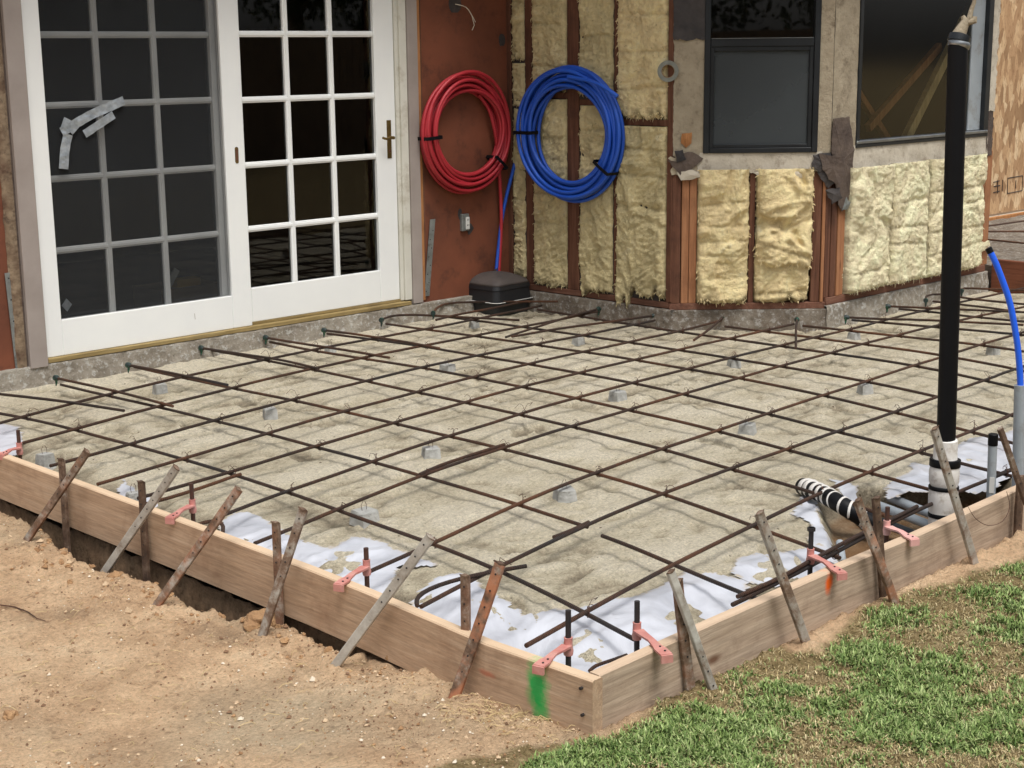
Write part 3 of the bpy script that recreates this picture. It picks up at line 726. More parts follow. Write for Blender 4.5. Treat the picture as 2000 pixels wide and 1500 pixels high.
A_PX = [
 [(0, 826), (52, 811), (210, 770), (353, 734), (500, 704), (651, 676), (730, 660), (838, 642), (933, 624), (1000, 606), (1058, 596)],
 [(45, 865), (147, 837), (311, 791), (451, 756), (602, 719), (715, 697), (827, 674), (936, 653), (1030, 637), (1090, 624), (1167, 608)],
 [(98, 910), (259, 865), (336, 843), (423, 819), (574, 779), (719, 742), (827, 714), (943, 693), (1055, 670), (1146, 654), (1210, 640), (1279, 625)],
 [(190, 945), (354, 895), (522, 848), (669, 801), (817, 763), (925, 735), (1041, 707), (1150, 684), (1240, 665), (1340, 645), (1408, 626)],
 [(270, 972), (451, 921), (620, 871), (775, 822), (918, 780), (1027, 754), (1142, 723), (1247, 700), (1340, 680), (1436, 658), (1500, 645), (1550, 633)],
 [(436, 1006), (560, 958), (600, 946), (729, 898), (834, 863), (883, 849), (1020, 805), (1135, 773), (1242, 745), (1352, 718), (1436, 694), (1536, 672), (1600, 658), (1680, 637), (1760, 617), (1824, 602), (1872, 590), (1940, 575), (2010, 560)],
 [(497, 1060), (565, 1036), (661, 993), (698, 976), (782, 945), (838, 920), (985, 871), (1125, 829), (1237, 796), (1340, 768), (1452, 736), (1540, 710), (1636, 684), (1700, 667), (1760, 652), (1824, 636), (1872, 624), (2010, 596)],
 [(724, 1114), (844, 1062), (1012, 982), (1100, 945), (1164, 920), (1300, 875), (1404, 838), (1504, 806), (1616, 770), (1696, 740), (1788, 714), (1828, 701), (1872, 685), (1920, 669), (2010, 645)],
 [(822, 1184), (896, 1146), (980, 1104), (1144, 1024), (1200, 1000), (1296, 959), (1432, 912), (1548, 874), (1644, 840), (1752, 802), (1828, 776), (1872, 760), (1928, 740), (2010, 712)],
 [(1028, 1260), (1140, 1193), (1320, 1098), (1350, 1083), (1470, 1028), (1598, 960), (1706, 916), (1802, 878), (1870, 852), (1982, 808), (2030, 790)],
 [(1430, 1182), (1478, 1158), (1518, 1139), (1586, 1104), (1630, 1078), (1690, 1046), (1774, 1002), (1814, 984), (1926, 938), (1976, 917), (2030, 893)],
]
B_PX = [
 [(-60, 798), (0, 806), (52, 812), (147, 839), (259, 866), (354, 896), (451, 922), (560, 959), (660, 994), (840, 1062), (978, 1107), (1140, 1192), (1240, 1248)],
 [(119, 751), (217, 774), (308, 793), (424, 820), (522, 848), (616, 872), (723, 900), (831, 929), (888, 950), (1012, 981), (1148, 1028)],
 [(262, 716), (354, 736), (448, 758), (574, 779), (669, 802), (772, 828), (884, 852), (985, 875), (1164, 921), (1297, 964), (1400, 1000), (1466, 1024), (1506, 1040), (1598, 1072), (1642, 1090)],
 [(405, 682), (500, 700), (600, 718), (719, 744), (821, 767), (919, 788), (1024, 810), (1129, 835), (1200, 852), (1300, 878), (1350, 892), (1440, 920), (1590, 961), (1662, 984), (1730, 1006)],
 [(527, 668), (600, 686), (709, 698), (828, 719), (929, 737), (1027, 756), (1132, 779), (1236, 801), (1300, 816), (1404, 840), (1540, 880), (1708, 926), (1816, 956)],
 [(639, 651), (730, 661), (828, 677), (943, 695), (1041, 712), (1143, 728), (1240, 748), (1344, 772), (1504, 808), (1640, 842), (1800, 884), (1880, 905), (1930, 918), (1984, 932)],
 [(754, 632), (838, 643), (933, 657), (1052, 673), (1150, 688), (1248, 703), (1352, 722), (1456, 739), (1616, 772), (1752, 804), (1828, 824), (1872, 837), (1900, 844), (1980, 866), (2030, 880)],
 [(870, 618), (929, 627), (1034, 640), (1143, 656), (1237, 669), (1340, 686), (1440, 700), (1540, 717), (1696, 744), (1828, 772), (1872, 783), (1976, 810), (2030, 825)],
 [(1050, 604), (1110, 614), (1200, 629), (1280, 641), (1340, 650), (1440, 664), (1540, 678), (1636, 690), (1784, 712), (1828, 721), (1872, 731), (1928, 743), (1982, 757), (2030, 768)],
 [(1416, 637), (1504, 649), (1600, 660), (1700, 673), (1828, 691), (1872, 698), (1980, 718), (2030, 728)],
 [(1568, 636), (1660, 646), (1760, 656), (1828, 664), (1872, 669), (1916, 673), (1980, 682), (2030, 690)],
 [(1664, 624), (1760, 632), (1828, 638), (1880, 642), (1980, 652), (2030, 658)],
 [(1756, 603), (1828, 610), (1880, 616), (2000, 628), (2030, 631)],
 [(1822, 588), (1880, 595), (1940, 602), (2010, 611)],
]
ZA, ZBR = 0.0, -.0138
Bs = [bar(p, ZBR, ('%s bar from the left of those running out from the doors to the forms' % ORD[i]), GB) for i, p in enumerate(B_PX)]
As = [bar(p, ZA, ('%s bar out from the doors among those running parallel to them' % ORD[i]), GA) for i, p in enumerate(A_PX)]
# lapped second bars
bar([(1082, 1048), (1115, 1035), (1150, 1018)], .006, 'short lapped bar end doubled on the ninth parallel bar', 'lap bars tied on the mat')
bar([(268, 988), (330, 972), (400, 950), (451, 932), (470, 926)], .003, 'lapped bar doubled beside the white-crusted leaning stake', 'lap bars tied on the mat')
bar([(1175, 1047), (1210, 1058), (1320, 1103), (1400, 1138), (1462, 1164), (1480, 1170)], -.008, 'thick separate bar starting mid-mat and ending under the lawn-side edge bar', 'lap bars tied on the mat')
bar([(820, 926), (860, 909), (920, 889), (985, 868)], .008, 'lapped bar doubled on the seventh parallel bar mid-mat', 'lap bars tied on the mat')
bar([(1440, 1166), (1520, 1130), (1600, 1086), (1700, 1034), (1792, 988)], .014, 'heavy lapped bar doubled on the edge bar beside the lawn-side form', 'lap bars tied on the mat')
# tie wires at the crossings, parts of the upper bar
def seg_int(p, q, r, s):
    d = (q.x-p.x)*(s.y-r.y)-(q.y-p.y)*(s.x-r.x)
    if abs(d) < 1e-12: return None
    t = ((r.x-p.x)*(s.y-r.y)-(r.y-p.y)*(s.x-r.x))/d; u = ((r.x-p.x)*(q.y-p.y)-(r.y-p.y)*(q.x-p.x))/d
    return p+(q-p)*t if 0 <= t <= 1 and 0 <= u <= 1 else None
rs = random.Random(5)
for ai, (ao, ap) in enumerate(As):
    for bo, bp in Bs:
        hit = None
        for i in range(0, len(ap)-1):
            for j in range(0, len(bp)-1):
                if abs(ap[i].x-bp[j].x) > .1 or abs(ap[i].y-bp[j].y) > .1: continue
                hit = seg_int(ap[i], ap[i+1], bp[j], bp[j+1])
                if hit: break
            if hit: break
        if not hit: continue
        m = MB(); c = Vector((hit.x, hit.y, -.007)); a0 = rs.choice([.78, -.78]) + rs.uniform(-.15, .15)
        u = Vector((math.cos(a0), math.sin(a0), 0))
        for o_ in (-.002, .002):
            m.tube([c + u*math.cos(t)*.0125 + Vector((0, 0, 1))*math.sin(t)*.0175 + Vector((-u.y, u.x, 0))*(o_+.001*math.sin(3*t)) for t in [k*6.283/12 for k in range(12)]], .0012, 4, closed=True)
        tp = c + Vector((0, 0, .018))
        for k in range(2):
            a = rs.uniform(0, 6.28); L = rs.uniform(.012, .03) if rs.random() < .8 else rs.uniform(.04, .06)
            m.tube([tp, tp+Vector((math.cos(a)*L*.3, math.sin(a)*L*.3, L*.45)), tp+Vector((math.cos(a)*L*.8, math.sin(a)*L*.8, L*.5)), tp+Vector((math.cos(a+.5)*L, math.sin(a+.5)*L, L*.15))], .0011, 4)
        m.build('tie_wire', 'wire', ao, fix=False)
# dowels drilled into the house footing
GD = 'dowel bars drilled into the house footing'
def dowel(pxs, z, label, plug, z0=None, plugr=.012):
    o, p = bar(pxs, z, label, GD, zf=(lambda i, q: q.z) if z0 is None else None)
    if plug is not None:
        m = MB(); c = p[0] if plug == 0 else p[-1]; d = (p[1]-p[0] if plug == 0 else p[-2]-p[-1]).normalized()
        m.lathe(c-d*.02, [(plugr*1.2, 0), (plugr*1.35, .012), (plugr*1.1, .024), (RA*1.15, .032)], 12, axis=d)
        m.add([c-d*.005+Vector((.012*sn(k, 1), .012*sn(k, 2), -.004-.0035*k)) for k in range(8)], [(0, 1, 2, 3), (4, 5, 6, 7)])
        m.tube([c-d*.01+Vector((0, 0, -.004)), c-d*.012+Vector((.002, 0, -.022)), c-d*.01+Vector((-.003, 0, -.042))], [.008, .007, .003], 6)
        m.build('epoxy_plug', 'epoxy', o, smooth=True)
    return o
dowel([(-20, 767), (60, 776), (150, 787), (242, 801)], .012, 'dowel entering at the far left edge with a free end on the sand side', None)
dowel([(112, 738), (180, 753), (260, 773), (338, 793)], .012, 'dowel with dark epoxy plug nearest the left door jamb', 0)
dowel([(253, 713), (330, 727), (390, 739), (444, 751)], .012, 'rusty dowel second from the left jamb under the fixed door', 0)
dowel([(395, 679), (470, 691), (550, 703), (623, 719)], .012, 'dowel below the middle of the fixed door with green paint at its plug', 0)
dowel([(521, 659), (600, 672), (680, 684), (760, 698)], .012, 'dowel under the meeting stile of the glass doors', 0)
dowel([(635, 645), (710, 655), (790, 667), (858, 680)], .012, 'dowel under the middle of the sliding door', 0)
dowel([(746, 624), (752, 614), (790, 612), (850, 616), (930, 620), (1015, 625)], .012, 'bent dowel rising below the door latch side', 0)
dowel([(846, 610), (850, 597), (866, 590), (900, 588), (980, 589), (1090, 589)], .03, 'dark curved dowel crossing in front of the black tub', 0)
dowel([(852, 625), (900, 613), (980, 598), (1030, 588)], .02, 'short dark bar leaning on the black tub front', None)
dowel([(988, 658), (1040, 641), (1100, 622), (1167, 603)], .014, 'dowel from the insulated wall footing nearest the tub', 1)
dowel([(1000, 657), (1080, 643), (1180, 630), (1276, 616)], .016, 'dowel from the insulated wall footing next to the bay corner', 1)
dowel([(1356, 664), (1385, 644), (1412, 619)], .012, 'short dowel slanting out below the screened bay window', 1)
dowel([(1554, 680), (1555, 652), (1556, 624)], .012, 'short grey dowel pointing straight out below the bay corner', 1)
dowel([(1656, 619), (1720, 622), (1800, 624), (1900, 629), (2000, 634)], .012, 'rusty dowel right of the bay corner running to the right edge', 0)
dowel([(1736, 598), (1800, 601), (1900, 605), (2010, 610)], .014, 'dowel with green epoxy under the pale insulation', 0)
dowel([(1808, 586), (1812, 577), (1840, 574), (1900, 583), (2010, 594)], .014, 'curved dowel hooked up beside the black vent pipe', 0)
dowel([(1878, 568), (1884, 563), (1940, 565), (2010, 567)], .016, 'last dowel at the right end of the bay footing', 0)
bar([(815, 1182), (808, 1172), (816, 1158), (850, 1142), (900, 1128), (960, 1114), (1028, 1104)], .014, 'bent bar hooked over the polythene near the corner', 'bent bars at the form edge')
bar([(435, 1040), (440, 1025), (432, 1016), (415, 1014), (395, 1020), (380, 1026)], .006, 'small hooked bar end behind the left form board', 'bent bars at the form edge')
bar([(1152, 1308), (1165, 1298), (1195, 1288), (1225, 1278)], -.03, 'bar end lying on polythene in the form corner', 'bent bars at the form edge', r=.005)

# ------------------------------------------------------------------ concrete spacer blocks
def dobie(px, py, s, label, rot, zc=None):
    z0 = -.065; p = at(px, py, z0+s*.5); z0 = sand_z(p.x, p.y)-.006; top = -.022
    h = top-z0; t0 = s*.5; b0 = s*.58; m = MB(); M = Matrix.Rotation(rot, 3, 'Z')
    rr = random.Random(px); V = []
    for (hh, w) in ((z0, b0), (z0+h*.9, t0), (top, t0*.9)):
        for a, b in ((-1, -1), (1, -1), (1, 1), (-1, 1)): V.append(Vector((p.x, p.y, hh)) + M @ Vector((a*w*rr.uniform(.93, 1.07), b*w*rr.uniform(.93, 1.07), rr.uniform(-.002, .002))))
    m.add(V, [(3, 2, 1, 0)] + [(k*4+i, k*4+(i+1) % 4, (k+1)*4+(i+1) % 4, (k+1)*4+i) for k in range(2) for i in range(4)] + [(8, 9, 10, 11)])
    o = m.build('concrete_spacer', 'dobie', loc=(p.x, p.y, z0)); tag(o, label, 'concrete spacer', 'concrete blocks propping up the rebar')
    m = MB(); c = Vector((p.x, p.y, top))
    for q in (-1, 1): m.tube([c+Vector((q*.01, 0, -.004)), c+Vector((q*.012, .004, .02)), c+Vector((q*.004, .002, .034))], .0011, 4)
    m.build('tie_wire', 'wire', o, fix=False)
for i, (a, b, s, lb) in enumerate([(312, 754, .055, 'spacer block nearest the fixed glass door'), (527, 803, .055, 'pale spacer block below the meeting stile of the doors'),
    (874, 716, .058, 'spacer block in the back half below the red pipe coil'), (926, 631, .05, 'white spacer block just in front of the black tub'),
    (645, 682, .045, 'small spacer half hidden near the sliding door dowels'), (1130, 664, .05, 'spacer block below the blue pipe coil near the wall'),
    (842, 878, .062, 'spacer block left of centre on the sand'), (712, 1000, .072, 'largest spacer block close to the left form and polythene'),
    (1103, 958, .066, 'spacer block in front centre of the mat'), (1207, 768, .058, 'spacer with wire loop at the centre of the mat'),
    (1434, 708, .052, 'spacer block under the screened bay window'), (1690, 757, .056, 'bright spacer block left of the black vent pipe'),
    (1668, 655, .05, 'spacer block near the bay corner footing'), (1460, 832, .062, 'spacer block between the centre and the lawn-side form'),
    (1940, 684, .05, 'dim spacer block by the blue water pipe at right'), (262, 990-20, .05, 'pale spacer block beside the white-crusted stake'), (88, 893, .055, 'spacer block behind the left end of the form board')]):
    dobie(a, b, s, lb, rnd(-.6, .6))

# ------------------------------------------------------------------ polythene patches
def sand_flat(x, y):
    return (sand_z(x-.05, y)+sand_z(x+.05, y)+sand_z(x, y+.05)+sand_z(x, y-.05)+sand_z(x, y))/5
def sheet(poly_px, label, z=-.10, seed=0, lift=.012, dz=None, res=.011, rag=.022, deep=False):
    P = [(p.x, p.y) for p in (at(a, b, z) for a, b in poly_px)]
    x0, x1 = min(p[0] for p in P)-.03, max(p[0] for p in P)+.03; y0, y1 = min(p[1] for p in P)-.03, max(p[1] for p in P)+.03
    x0 = max(x0, XB+BT-.035); y0 = max(y0, YB+BT+.004)
    nx, ny = int((x1-x0)/res)+2, int((y1-y0)/res)+2; idx = {}; V = []; col = []; Fc = []
    def ins(i, j): 
        x, y = x0+i*res, y0+j*res
        if x < XB+BT+.11 or y < YB+BT+.11: return inpoly(x, y, P) or inpoly(max(x, XB+BT+.11), max(y, YB+BT+.11), P)
        x += rag*sn(x*17, y*17, seed)+rag*.7*sn(x*45, y*45, seed+4); y += rag*sn(x*17, y*17, seed+2)+rag*.7*sn(x*45, y*45, seed+7)
        return inpoly(x, y, P)
    IN = [[ins(i, j) for j in range(ny)] for i in range(nx)]
    def vid(i, j):
        if (i, j) not in idx:
            x, y = x0+i*res, y0+j*res; xc = x if x > XB+BT+.006 else outerx(y)+.025+.1*max(0, x-XB-BT+.035); e = edgedist(x, y, P)
            w = .010*max(0, 1-abs(sn(x*3.5+seed+y*1.5, y*5, seed))*5) + .007*max(0, 1-abs(sn(x*9+seed-y*4, y*7, seed+3))*6) + .003*sn(x*12, y*12, seed+1)
            dd_ = min(x-XB-BT, y-YB-BT); zp = -.058-.050*(1-sstep(0, .40, dd_))+max(-.002, w)*.7*sstep(0, .05, e)
            zz = zp if not deep else max(sand_flat(x, y)+.006, sand_z(x, y)+.004)
            if dz: zz = dz(x, y, zz)
            idx[(i, j)] = len(V); V.append((xc, y, zz)); col.append((.85*(1-sstep(0, .045, e))*.7, 0, 0, 1))
        return idx[(i, j)]
    for i in range(nx-1):
        for j in range(ny-1):
            if IN[i][j] and IN[i+1][j] and IN[i][j+1] and IN[i+1][j+1]: Fc.append((vid(i, j), vid(i+1, j), vid(i+1, j+1), vid(i, j+1)))
    m = MB(); m.v = [Vector(v) for v in V]; m.f = Fc; m.mi = [0]*len(Fc); m.col = col
    o = m.build('polythene_sheet', 'poly', smooth='all', fix=False); tag(o, label, 'plastic sheet', 'white polythene under the sand'); return o
sheet([(430, 1030), (452, 1022), (488, 1018), (520, 1034), (560, 1060), (600, 1076), (650, 1090), (690, 1068), (745, 1076), (790, 1100), (858, 1120), (850, 1135), (790, 1128), (770, 1150), (735, 1215), (690, 1205), (590, 1160), (490, 1110), (420, 1075)], 'torn white polythene along the left form behind the second bolt', seed=1)
sheet([(800, 1200), (812, 1178), (850, 1158), (890, 1150), (935, 1156), (945, 1180), (985, 1200), (1008, 1212), (1022, 1230), (1060, 1226), (1120, 1222), (1180, 1205), (1250, 1195), (1300, 1170), (1340, 1146), (1400, 1150), (1455, 1160), (1475, 1215), (1370, 1300), (1180, 1410), (1080, 1380), (930, 1300), (780, 1225)], 'large white polythene sheet crumpled in the form corner', z=-.115, seed=3, lift=.016)
sheet([(1425, 1140), (1436, 1116), (1480, 1108), (1530, 1104), (1560, 1096), (1600, 1085), (1640, 1110), (1600, 1135), (1520, 1165), (1450, 1160)], 'small white polythene patch left of the orange bolt', seed=5, z=-.11)
sheet([(1560, 935), (1585, 930), (1606, 960), (1600, 1000), (1625, 1040), (1650, 1085), (1640, 1110), (1600, 1110), (1575, 1060), (1580, 1020), (1540, 1005), (1562, 985)], 'white polythene flap torn around the wrapped drain pipe', seed=7, z=-.06, lift=.02, deep=True)
sheet([(1610, 930), (1660, 940), (1690, 960), (1740, 985), (1720, 1010), (1680, 985), (1640, 960)], 'narrow strip of polythene above the wrapped drain pipe', seed=9, z=-.06, deep=True)
sheet([(1722, 975), (1735, 945), (1775, 925), (1772, 905), (1830, 915), (1860, 880), (1890, 860), (1950, 852), (2020, 835), (2040, 880), (1990, 925), (1930, 960), (1850, 965), (1770, 968), (1735, 985)], 'large polythene sheet around the base of the black vent pipe', seed=11, z=-.07, lift=.014)
sheet([(-40, 850), (0, 838), (40, 846), (50, 870), (40, 895), (0, 892), (-40, 880)], 'greyish polythene scrap at the far left end of the form', seed=13, z=-.09)
sheet([(225, 965), (240, 945), (262, 958), (300, 975), (320, 1000), (280, 1000), (240, 990)], 'scrap of polythene behind the white-crusted stake', seed=15, z=-.09)

# ------------------------------------------------------------------ anchor bolts and their red holders
def anchor(bp, tp, arm_px, side, mat, label_b, label_h, nut=False, boltm='bolt'):
    """bolt through the boss of a strap holder nailed on the board top"""
    if side == 'L': e = at(*arm_px, ZT+.004); ix = Vector((XB, e.y, 0))
    e = at(*arm_px, ZT+.006)
    b0 = at(*bp, .03)                                   # boss centre
    t = onplane(*tp, (b0.x, b0.y, 0), Vector((ray(*tp).x, ray(*tp).y, 0)).normalized())
    top = t.z
    m = MB(); m.tube([(b0.x, b0.y, -.12), (b0.x, b0.y, top)], .008, 12)
    if nut: m.lathe((b0.x, b0.y, top-.012), [(.013, 0), (.013, .012)], 6)
    o = m.build('anchor_bolt', boltm, smooth=True, loc=(b0.x, b0.y, -.12)); tag(o, label_b, 'anchor bolt', 'anchor bolts standing along the forms')
    hd = Vector((e.x-b0.x, e.y-b0.y, 0)); L = hd.length; u = hd.normalized(); s = Vector((-u.y, u.x, 0)); m = MB()
    m.lathe((b0.x, b0.y, .005), [(.0125, 0), (.0145, .012), (.0125, .02), (.0115, .045), (.0125, .05)], 16)
    # strap: dips from the boss, widens into a pad on the board
    prof = [(0, .030, .011), (.012, .030, .013), (.3*L, .036, .010), (.55*L, .038, .009), (.72*L, ZT+.006, .013), (.85*L, ZT+.006, .016), (L, ZT+.006, .0155)]
    prof = [(0.008, .034, .016), (.25*L, .036, .013), (.5*L, .040, .010), (.68*L, ZT+.007, .012), (.8*L, ZT+.007, .017), (L, ZT+.007, .0165)]
    V = []
    for (d, z, w) in prof:
        c = Vector((b0.x, b0.y, 0))+u*d
        for q, zz in ((-1, z-.003), (1, z-.003), (1, z+.003), (-1, z+.003)): V.append(c+s*w*q+Vector((0, 0, zz)))
    n = len(prof); fs = [(i*4+k, i*4+(k+1) % 4, (i+1)*4+(k+1) % 4, (i+1)*4+k) for i in range(n-1) for k in range(4)]+[(0, 1, 2, 3), (n*4-1, n*4-2, n*4-3, n*4-4)]
    m.add(V, fs)
    c = Vector((b0.x, b0.y, ZT+.001))+u*(L+.002); Mx = Matrix((u, s, Vector((0, 0, 1)))).transposed()
    m.box(c+Vector((0, 0, -.004)), (.004, .0165, .011), Mx)            # lip hooked over the board's face
    h = m.build('bolt_holder', mat, smooth=True, loc=(b0.x, b0.y, ZT)); tag(h, label_h, 'bolt holder', 'red plastic bolt holders on the forms')
    m = MB()
    for d in (.74, .9): m.lathe(Vector((b0.x, b0.y, ZT+.010))+u*L*d+s*.004, [(.0032, 0), (.0032, .0025)], 8)
    m.build('nail', 'boltdark', h)
anchor((38, 876), (38, 840), (2, 888), 'L', 'redplastic', 'short rusty bolt at the far left end of the form', 'red holder at the far left end of the form')
anchor((376, 988), (379, 944), (332, 1012), 'L', 'redplastic', 'rusty bolt between the white-crusted and orange-headed stakes', 'red holder between the white-crusted and orange-headed stakes')
anchor((716, 1108), (718, 1070), (662, 1142), 'L', 'redplastic', 'rusty bolt against the polythene left of the long leaning stake', 'pinkish red holder left of the long leaning stake')
anchor((1110, 1262), (1114, 1192), (1052, 1302), 'L', 'redplastic', 'dark bolt above the green spray mark', 'bright red holder above the green spray mark', boltm='boltdark')
anchor((1244, 1232), (1244, 1174), (1302, 1280), 'R', 'redplastic', 'dark bolt on the lawn side nearest the corner', 'red holder on the lawn-side form nearest the corner', boltm='boltdark')
anchor((1583, 1086), (1583, 1030), (1644, 1120), 'R', 'redplastic', 'bolt with hexagon nut above the orange paint drip', 'red holder above the orange paint drip', True, 'boltdark')
anchor((1732, 1030), (1731, 990), (1786, 1054), 'R', 'pinkplastic', 'bolt hidden beside the dark upright stake at the drain', 'dusty pink holder beside the drain excavation')

# ------------------------------------------------------------------ pipes on the right
def vdir(px, py): r = ray(px, py); return Vector((r.x, r.y, 0)).normalized()
pb = at(1840, 1005, -.05); base = Vector((pb.x, pb.y+.0, -.12))
ptop = onplane(1871, 88, (pb.x, pb.y, 0), vdir(1840, 800)); pj = onplane(1848, 862, (pb.x, pb.y, 0), vdir(1840, 800))
t = thing('vent_pipe', 'tall black drain pipe standing in white wrapped base by the form', 'pipe', base)
m = MB(); m.tube([pj-Vector((0, 0, .04)), pj*.5+ptop*.5, ptop], .0335, 28); m.build('pipe_shaft', 'black', t, smooth=True)
m = MB(); c = Vector((pb.x, pb.y, 0))
zs = [(-.14, .047), (-.06, .049), (-.045, .046), (-.03, .051), (.02, .053), (.05, .051), (.06, .047), (.075, .053), (.11, .054), (.14, .050), (.155, .043), (.19, .042), (.228, .041), (.232, .036)]
m.tube([c.lerp(Vector((pj.x, pj.y, 0)), (z+.14)/.38)+Vector((.002*sn(z*40, 1), .002*sn(z*40, 2), z)) for z, r in zs], [r for z, r in zs], 28); m.build('pipe_wrap', 'whitetape', t, smooth=True)
for z, r, w in ((.145, .0535, .014), (.052, .0525, .007), (-.05, .0495, .008)):
    m = MB(); cc = c.lerp(Vector((pj.x, pj.y, 0)), (z+.14)/.38)+Vector((0, 0, z)); m.lathe(cc-Vector((0, 0, w)), [(r, 0), (r+.0015, .002), (r+.0015, w*2-.002), (r, w*2)], 28, axis=(.05, .02, 1)); m.build('black_band', 'black', t, smooth=True)
d = (ptop-pj).normalized()
ax = (RM @ Vector((.30, -1, 0))).normalized()
m = MB(); m.lathe(ptop-d*.01, [(.0345, 0), (.038, .006), (.038, .018), (.0355, .022)], 28, axis=ax); m.build('clamp_ring', 'alu_bright', t, smooth=True)
m = MB(); m.lathe(ptop+d*.010, [(.037, 0), (.0375, .006), (.037, .022), (.026, .027)], 28, axis=ax); m.build('rubber_cap', 'alu', t, smooth=True)
m = MB(); vq = vdir(1840, 800)
def vp_(a_, b_): return onplane(a_, b_, (pb.x, pb.y, 0), vq)
m.tube([vp_(1870, 74), vp_(1877, 60), vp_(1884, 46), vp_(1889, 36)], [.026, .021, .016, .012], 12)
m.tube([vp_(1880, 31), vp_(1884, 40), vp_(1893, 43), vp_(1903, 40), vp_(1904, 32)], [.007, .011, .012, .012, .008], 10)
m.tube([vp_(1892, 40), vp_(1897, 20), vp_(1903, 4), vp_(1905, -14)], [.010, .008, .007, .005], 8)
m.build('valve_fitting', MT['gyp'], t, smooth=True)
# capped grey conduit
q = at(1936, 968, -.02); q.z = -.10
t = thing('conduit_stub', 'short grey conduit with black cap beside the form', 'conduit', q)
top = onplane(1939, 868, (q.x, q.y, 0), vdir(1936, 960)); top2 = onplane(1940, 846, (q.x, q.y, 0), vdir(1936, 960))
m = MB(); m.tube([q, top], .0165, 20); m.build('conduit_pipe', 'pvc', t, smooth=True)
m = MB(); m.lathe(top-Vector((0, 0, .003)), [(.0178, 0), (.0182, .002), (.0182, top2.z-top.z-.002), (.0165, top2.z-top.z)], 20); m.build('end_cap', 'black', t, smooth=True)
m = MB(); qq = onplane(1932, 945, (q.x, q.y, 0), vdir(1936, 960)); m.box(Vector((q.x, q.y, qq.z))-vdir(1936, 960)*.0166, (.009, .0012, .03), Matrix.Rotation(math.atan2(vdir(1936, 960).y, vdir(1936, 960).x)-math.pi/2, 3, 'Z')); m.build('torn_label', 'paperw', t)
# large conduit with blue pipe
q = at(1990, 950, -.02); vd = vdir(1990, 900); q.z = -.12
t = thing('conduit_riser', 'large grey conduit holding the bright blue water pipe', 'conduit', q)
top = onplane(1993, 752, (q.x, q.y, 0), vd)
m = MB(); m.tube([q, top], .0225, 22); m.build('conduit_pipe', 'pvc', t, smooth=True)
bl_px = [(1993, 790), (1993, 750), (1989, 690), (1982, 640), (1972, 590), (1958, 548), (1944, 512), (1933, 490)]
bp_ = [onplane(a, b, (q.x, q.y, 0), vd) for a, b in bl_px]
t = thing('water_pipe', 'bright blue water pipe curving up out of the grey conduit', 'water pipe', bp_[0])
m = MB(); m.tube(catmull(bp_, .02), .0118, 14); m.build('pipe_run', 'brightblue', t, smooth=True)
e = bp_[-1]; dd = (bp_[-1]-bp_[-2]).normalized(); m = MB(); m.tube([e-dd*.008, e+dd*.012], .0128, 14); m.build('tape_end', 'black', t, smooth=True)
# wrapped drain pipe in the excavation
a = at(1568, 950, -.035); b = at(1612, 968, -.02); c_ = at(1650, 990, -.03); e = at(1720, 1032, -.10)
pts = catmull([a, b, c_, e], .012); t = thing('drain_pipe', 'buried drain pipe spiral wrapped in black and white tape', 'pipe', a)
m = MB(); m.tube(pts, .033, 24); m.build('pipe_run', 'black', t, smooth=True)
m = MB(); 
for k in range(9):
    i = int(2+k*(len(pts)-5)/9); pc = pts[i]; dd = (pts[i+1]-pts[i-1]).normalized(); tilt = dd+Vector((0, 0, .35 if k % 2 else .2)); w = (.026 if k < 3 else .016 if k < 5 else .008)
    m.lathe(pc, [(.0336, 0), (.0348, .0015), (.0348, w), (.0336, w+.0015)], 24, axis=tilt)
m.build('white_tape_turns', 'whitetape', t, smooth=True)
for k, (p0, p1) in enumerate([((1738, 972), (1838, 1012)), ((1710, 985), (1822, 1028)), ((1690, 1008), (1790, 1046))]):
    m = MB(); m.tube([at(*p0, -.095), at(*p1, -.10)], .0175, 18); o = m.build('buried_conduit', 'pvc' if k < 2 else 'alu', smooth=True)
    tag(o, ['grey conduit lying deepest behind the wrapped pipe base', 'grey conduit lying across the middle of the excavation', 'dark conduit lying lowest beside the form board'][k], 'conduit', 'conduits lying in the excavation')
m = MB(); m.tube([at(1640, 1060, -.10), at(1646, 1100, -.13)], .014, 14); tag(m.build('conduit_end', 'pvc', smooth=True), 'grey conduit end poking out under the edge bar by the orange drip', 'conduit')
m = MB()
pp = [onplane(a, b, (0, YB-.004, 0), Vector((0, 1, 0))) for a, b in [(1888, 985), (1905, 1012), (1930, 1026), (1958, 1018), (1972, 990), (1966, 960)]]
m.tube(catmull(pp, .02), .0012, 4); tag(m.build('loose_wire', 'wire'), 'loose thin wire loop hanging over the form board by the capped conduit', 'wire')

# ------------------------------------------------------------------ house
class Wall:
    def __init__(s, O, U, N): s.O, s.U, s.N = Vector(O), Vector(U).normalized(), Vector(N).normalized(); s.M = Matrix((s.U, s.N, Vector((0, 0, 1)))).transposed()
    def p(s, u, z, d=0): return s.O + s.U*u + s.N*d + Vector((0, 0, z))
    def uz(s, px, py, d=0):
        q = onplane(px, py, s.O+s.N*d, s.N)-s.O; return q.dot(s.U), q.z
    def u(s, px, py, d=0): return s.uz(px, py, d)[0]
    def z(s, px, py, d=0): return s.uz(px, py, d)[1]
    def box(s, m, u0, u1, z0, z1, d0, d1, mi=0, bev=0): m.box(s.p((u0+u1)/2, (z0+z1)/2, (d0+d1)/2), (abs(u1-u0)/2, abs(d1-d0)/2, abs(z1-z0)/2), s.M, mi, bev)
W1 = Wall((0, 7.2, 0), (1, 0, 0), (0, -1, 0)); W2 = Wall((7.2, 7.2, 0), (0, -1, 0), (-1, 0, 0))
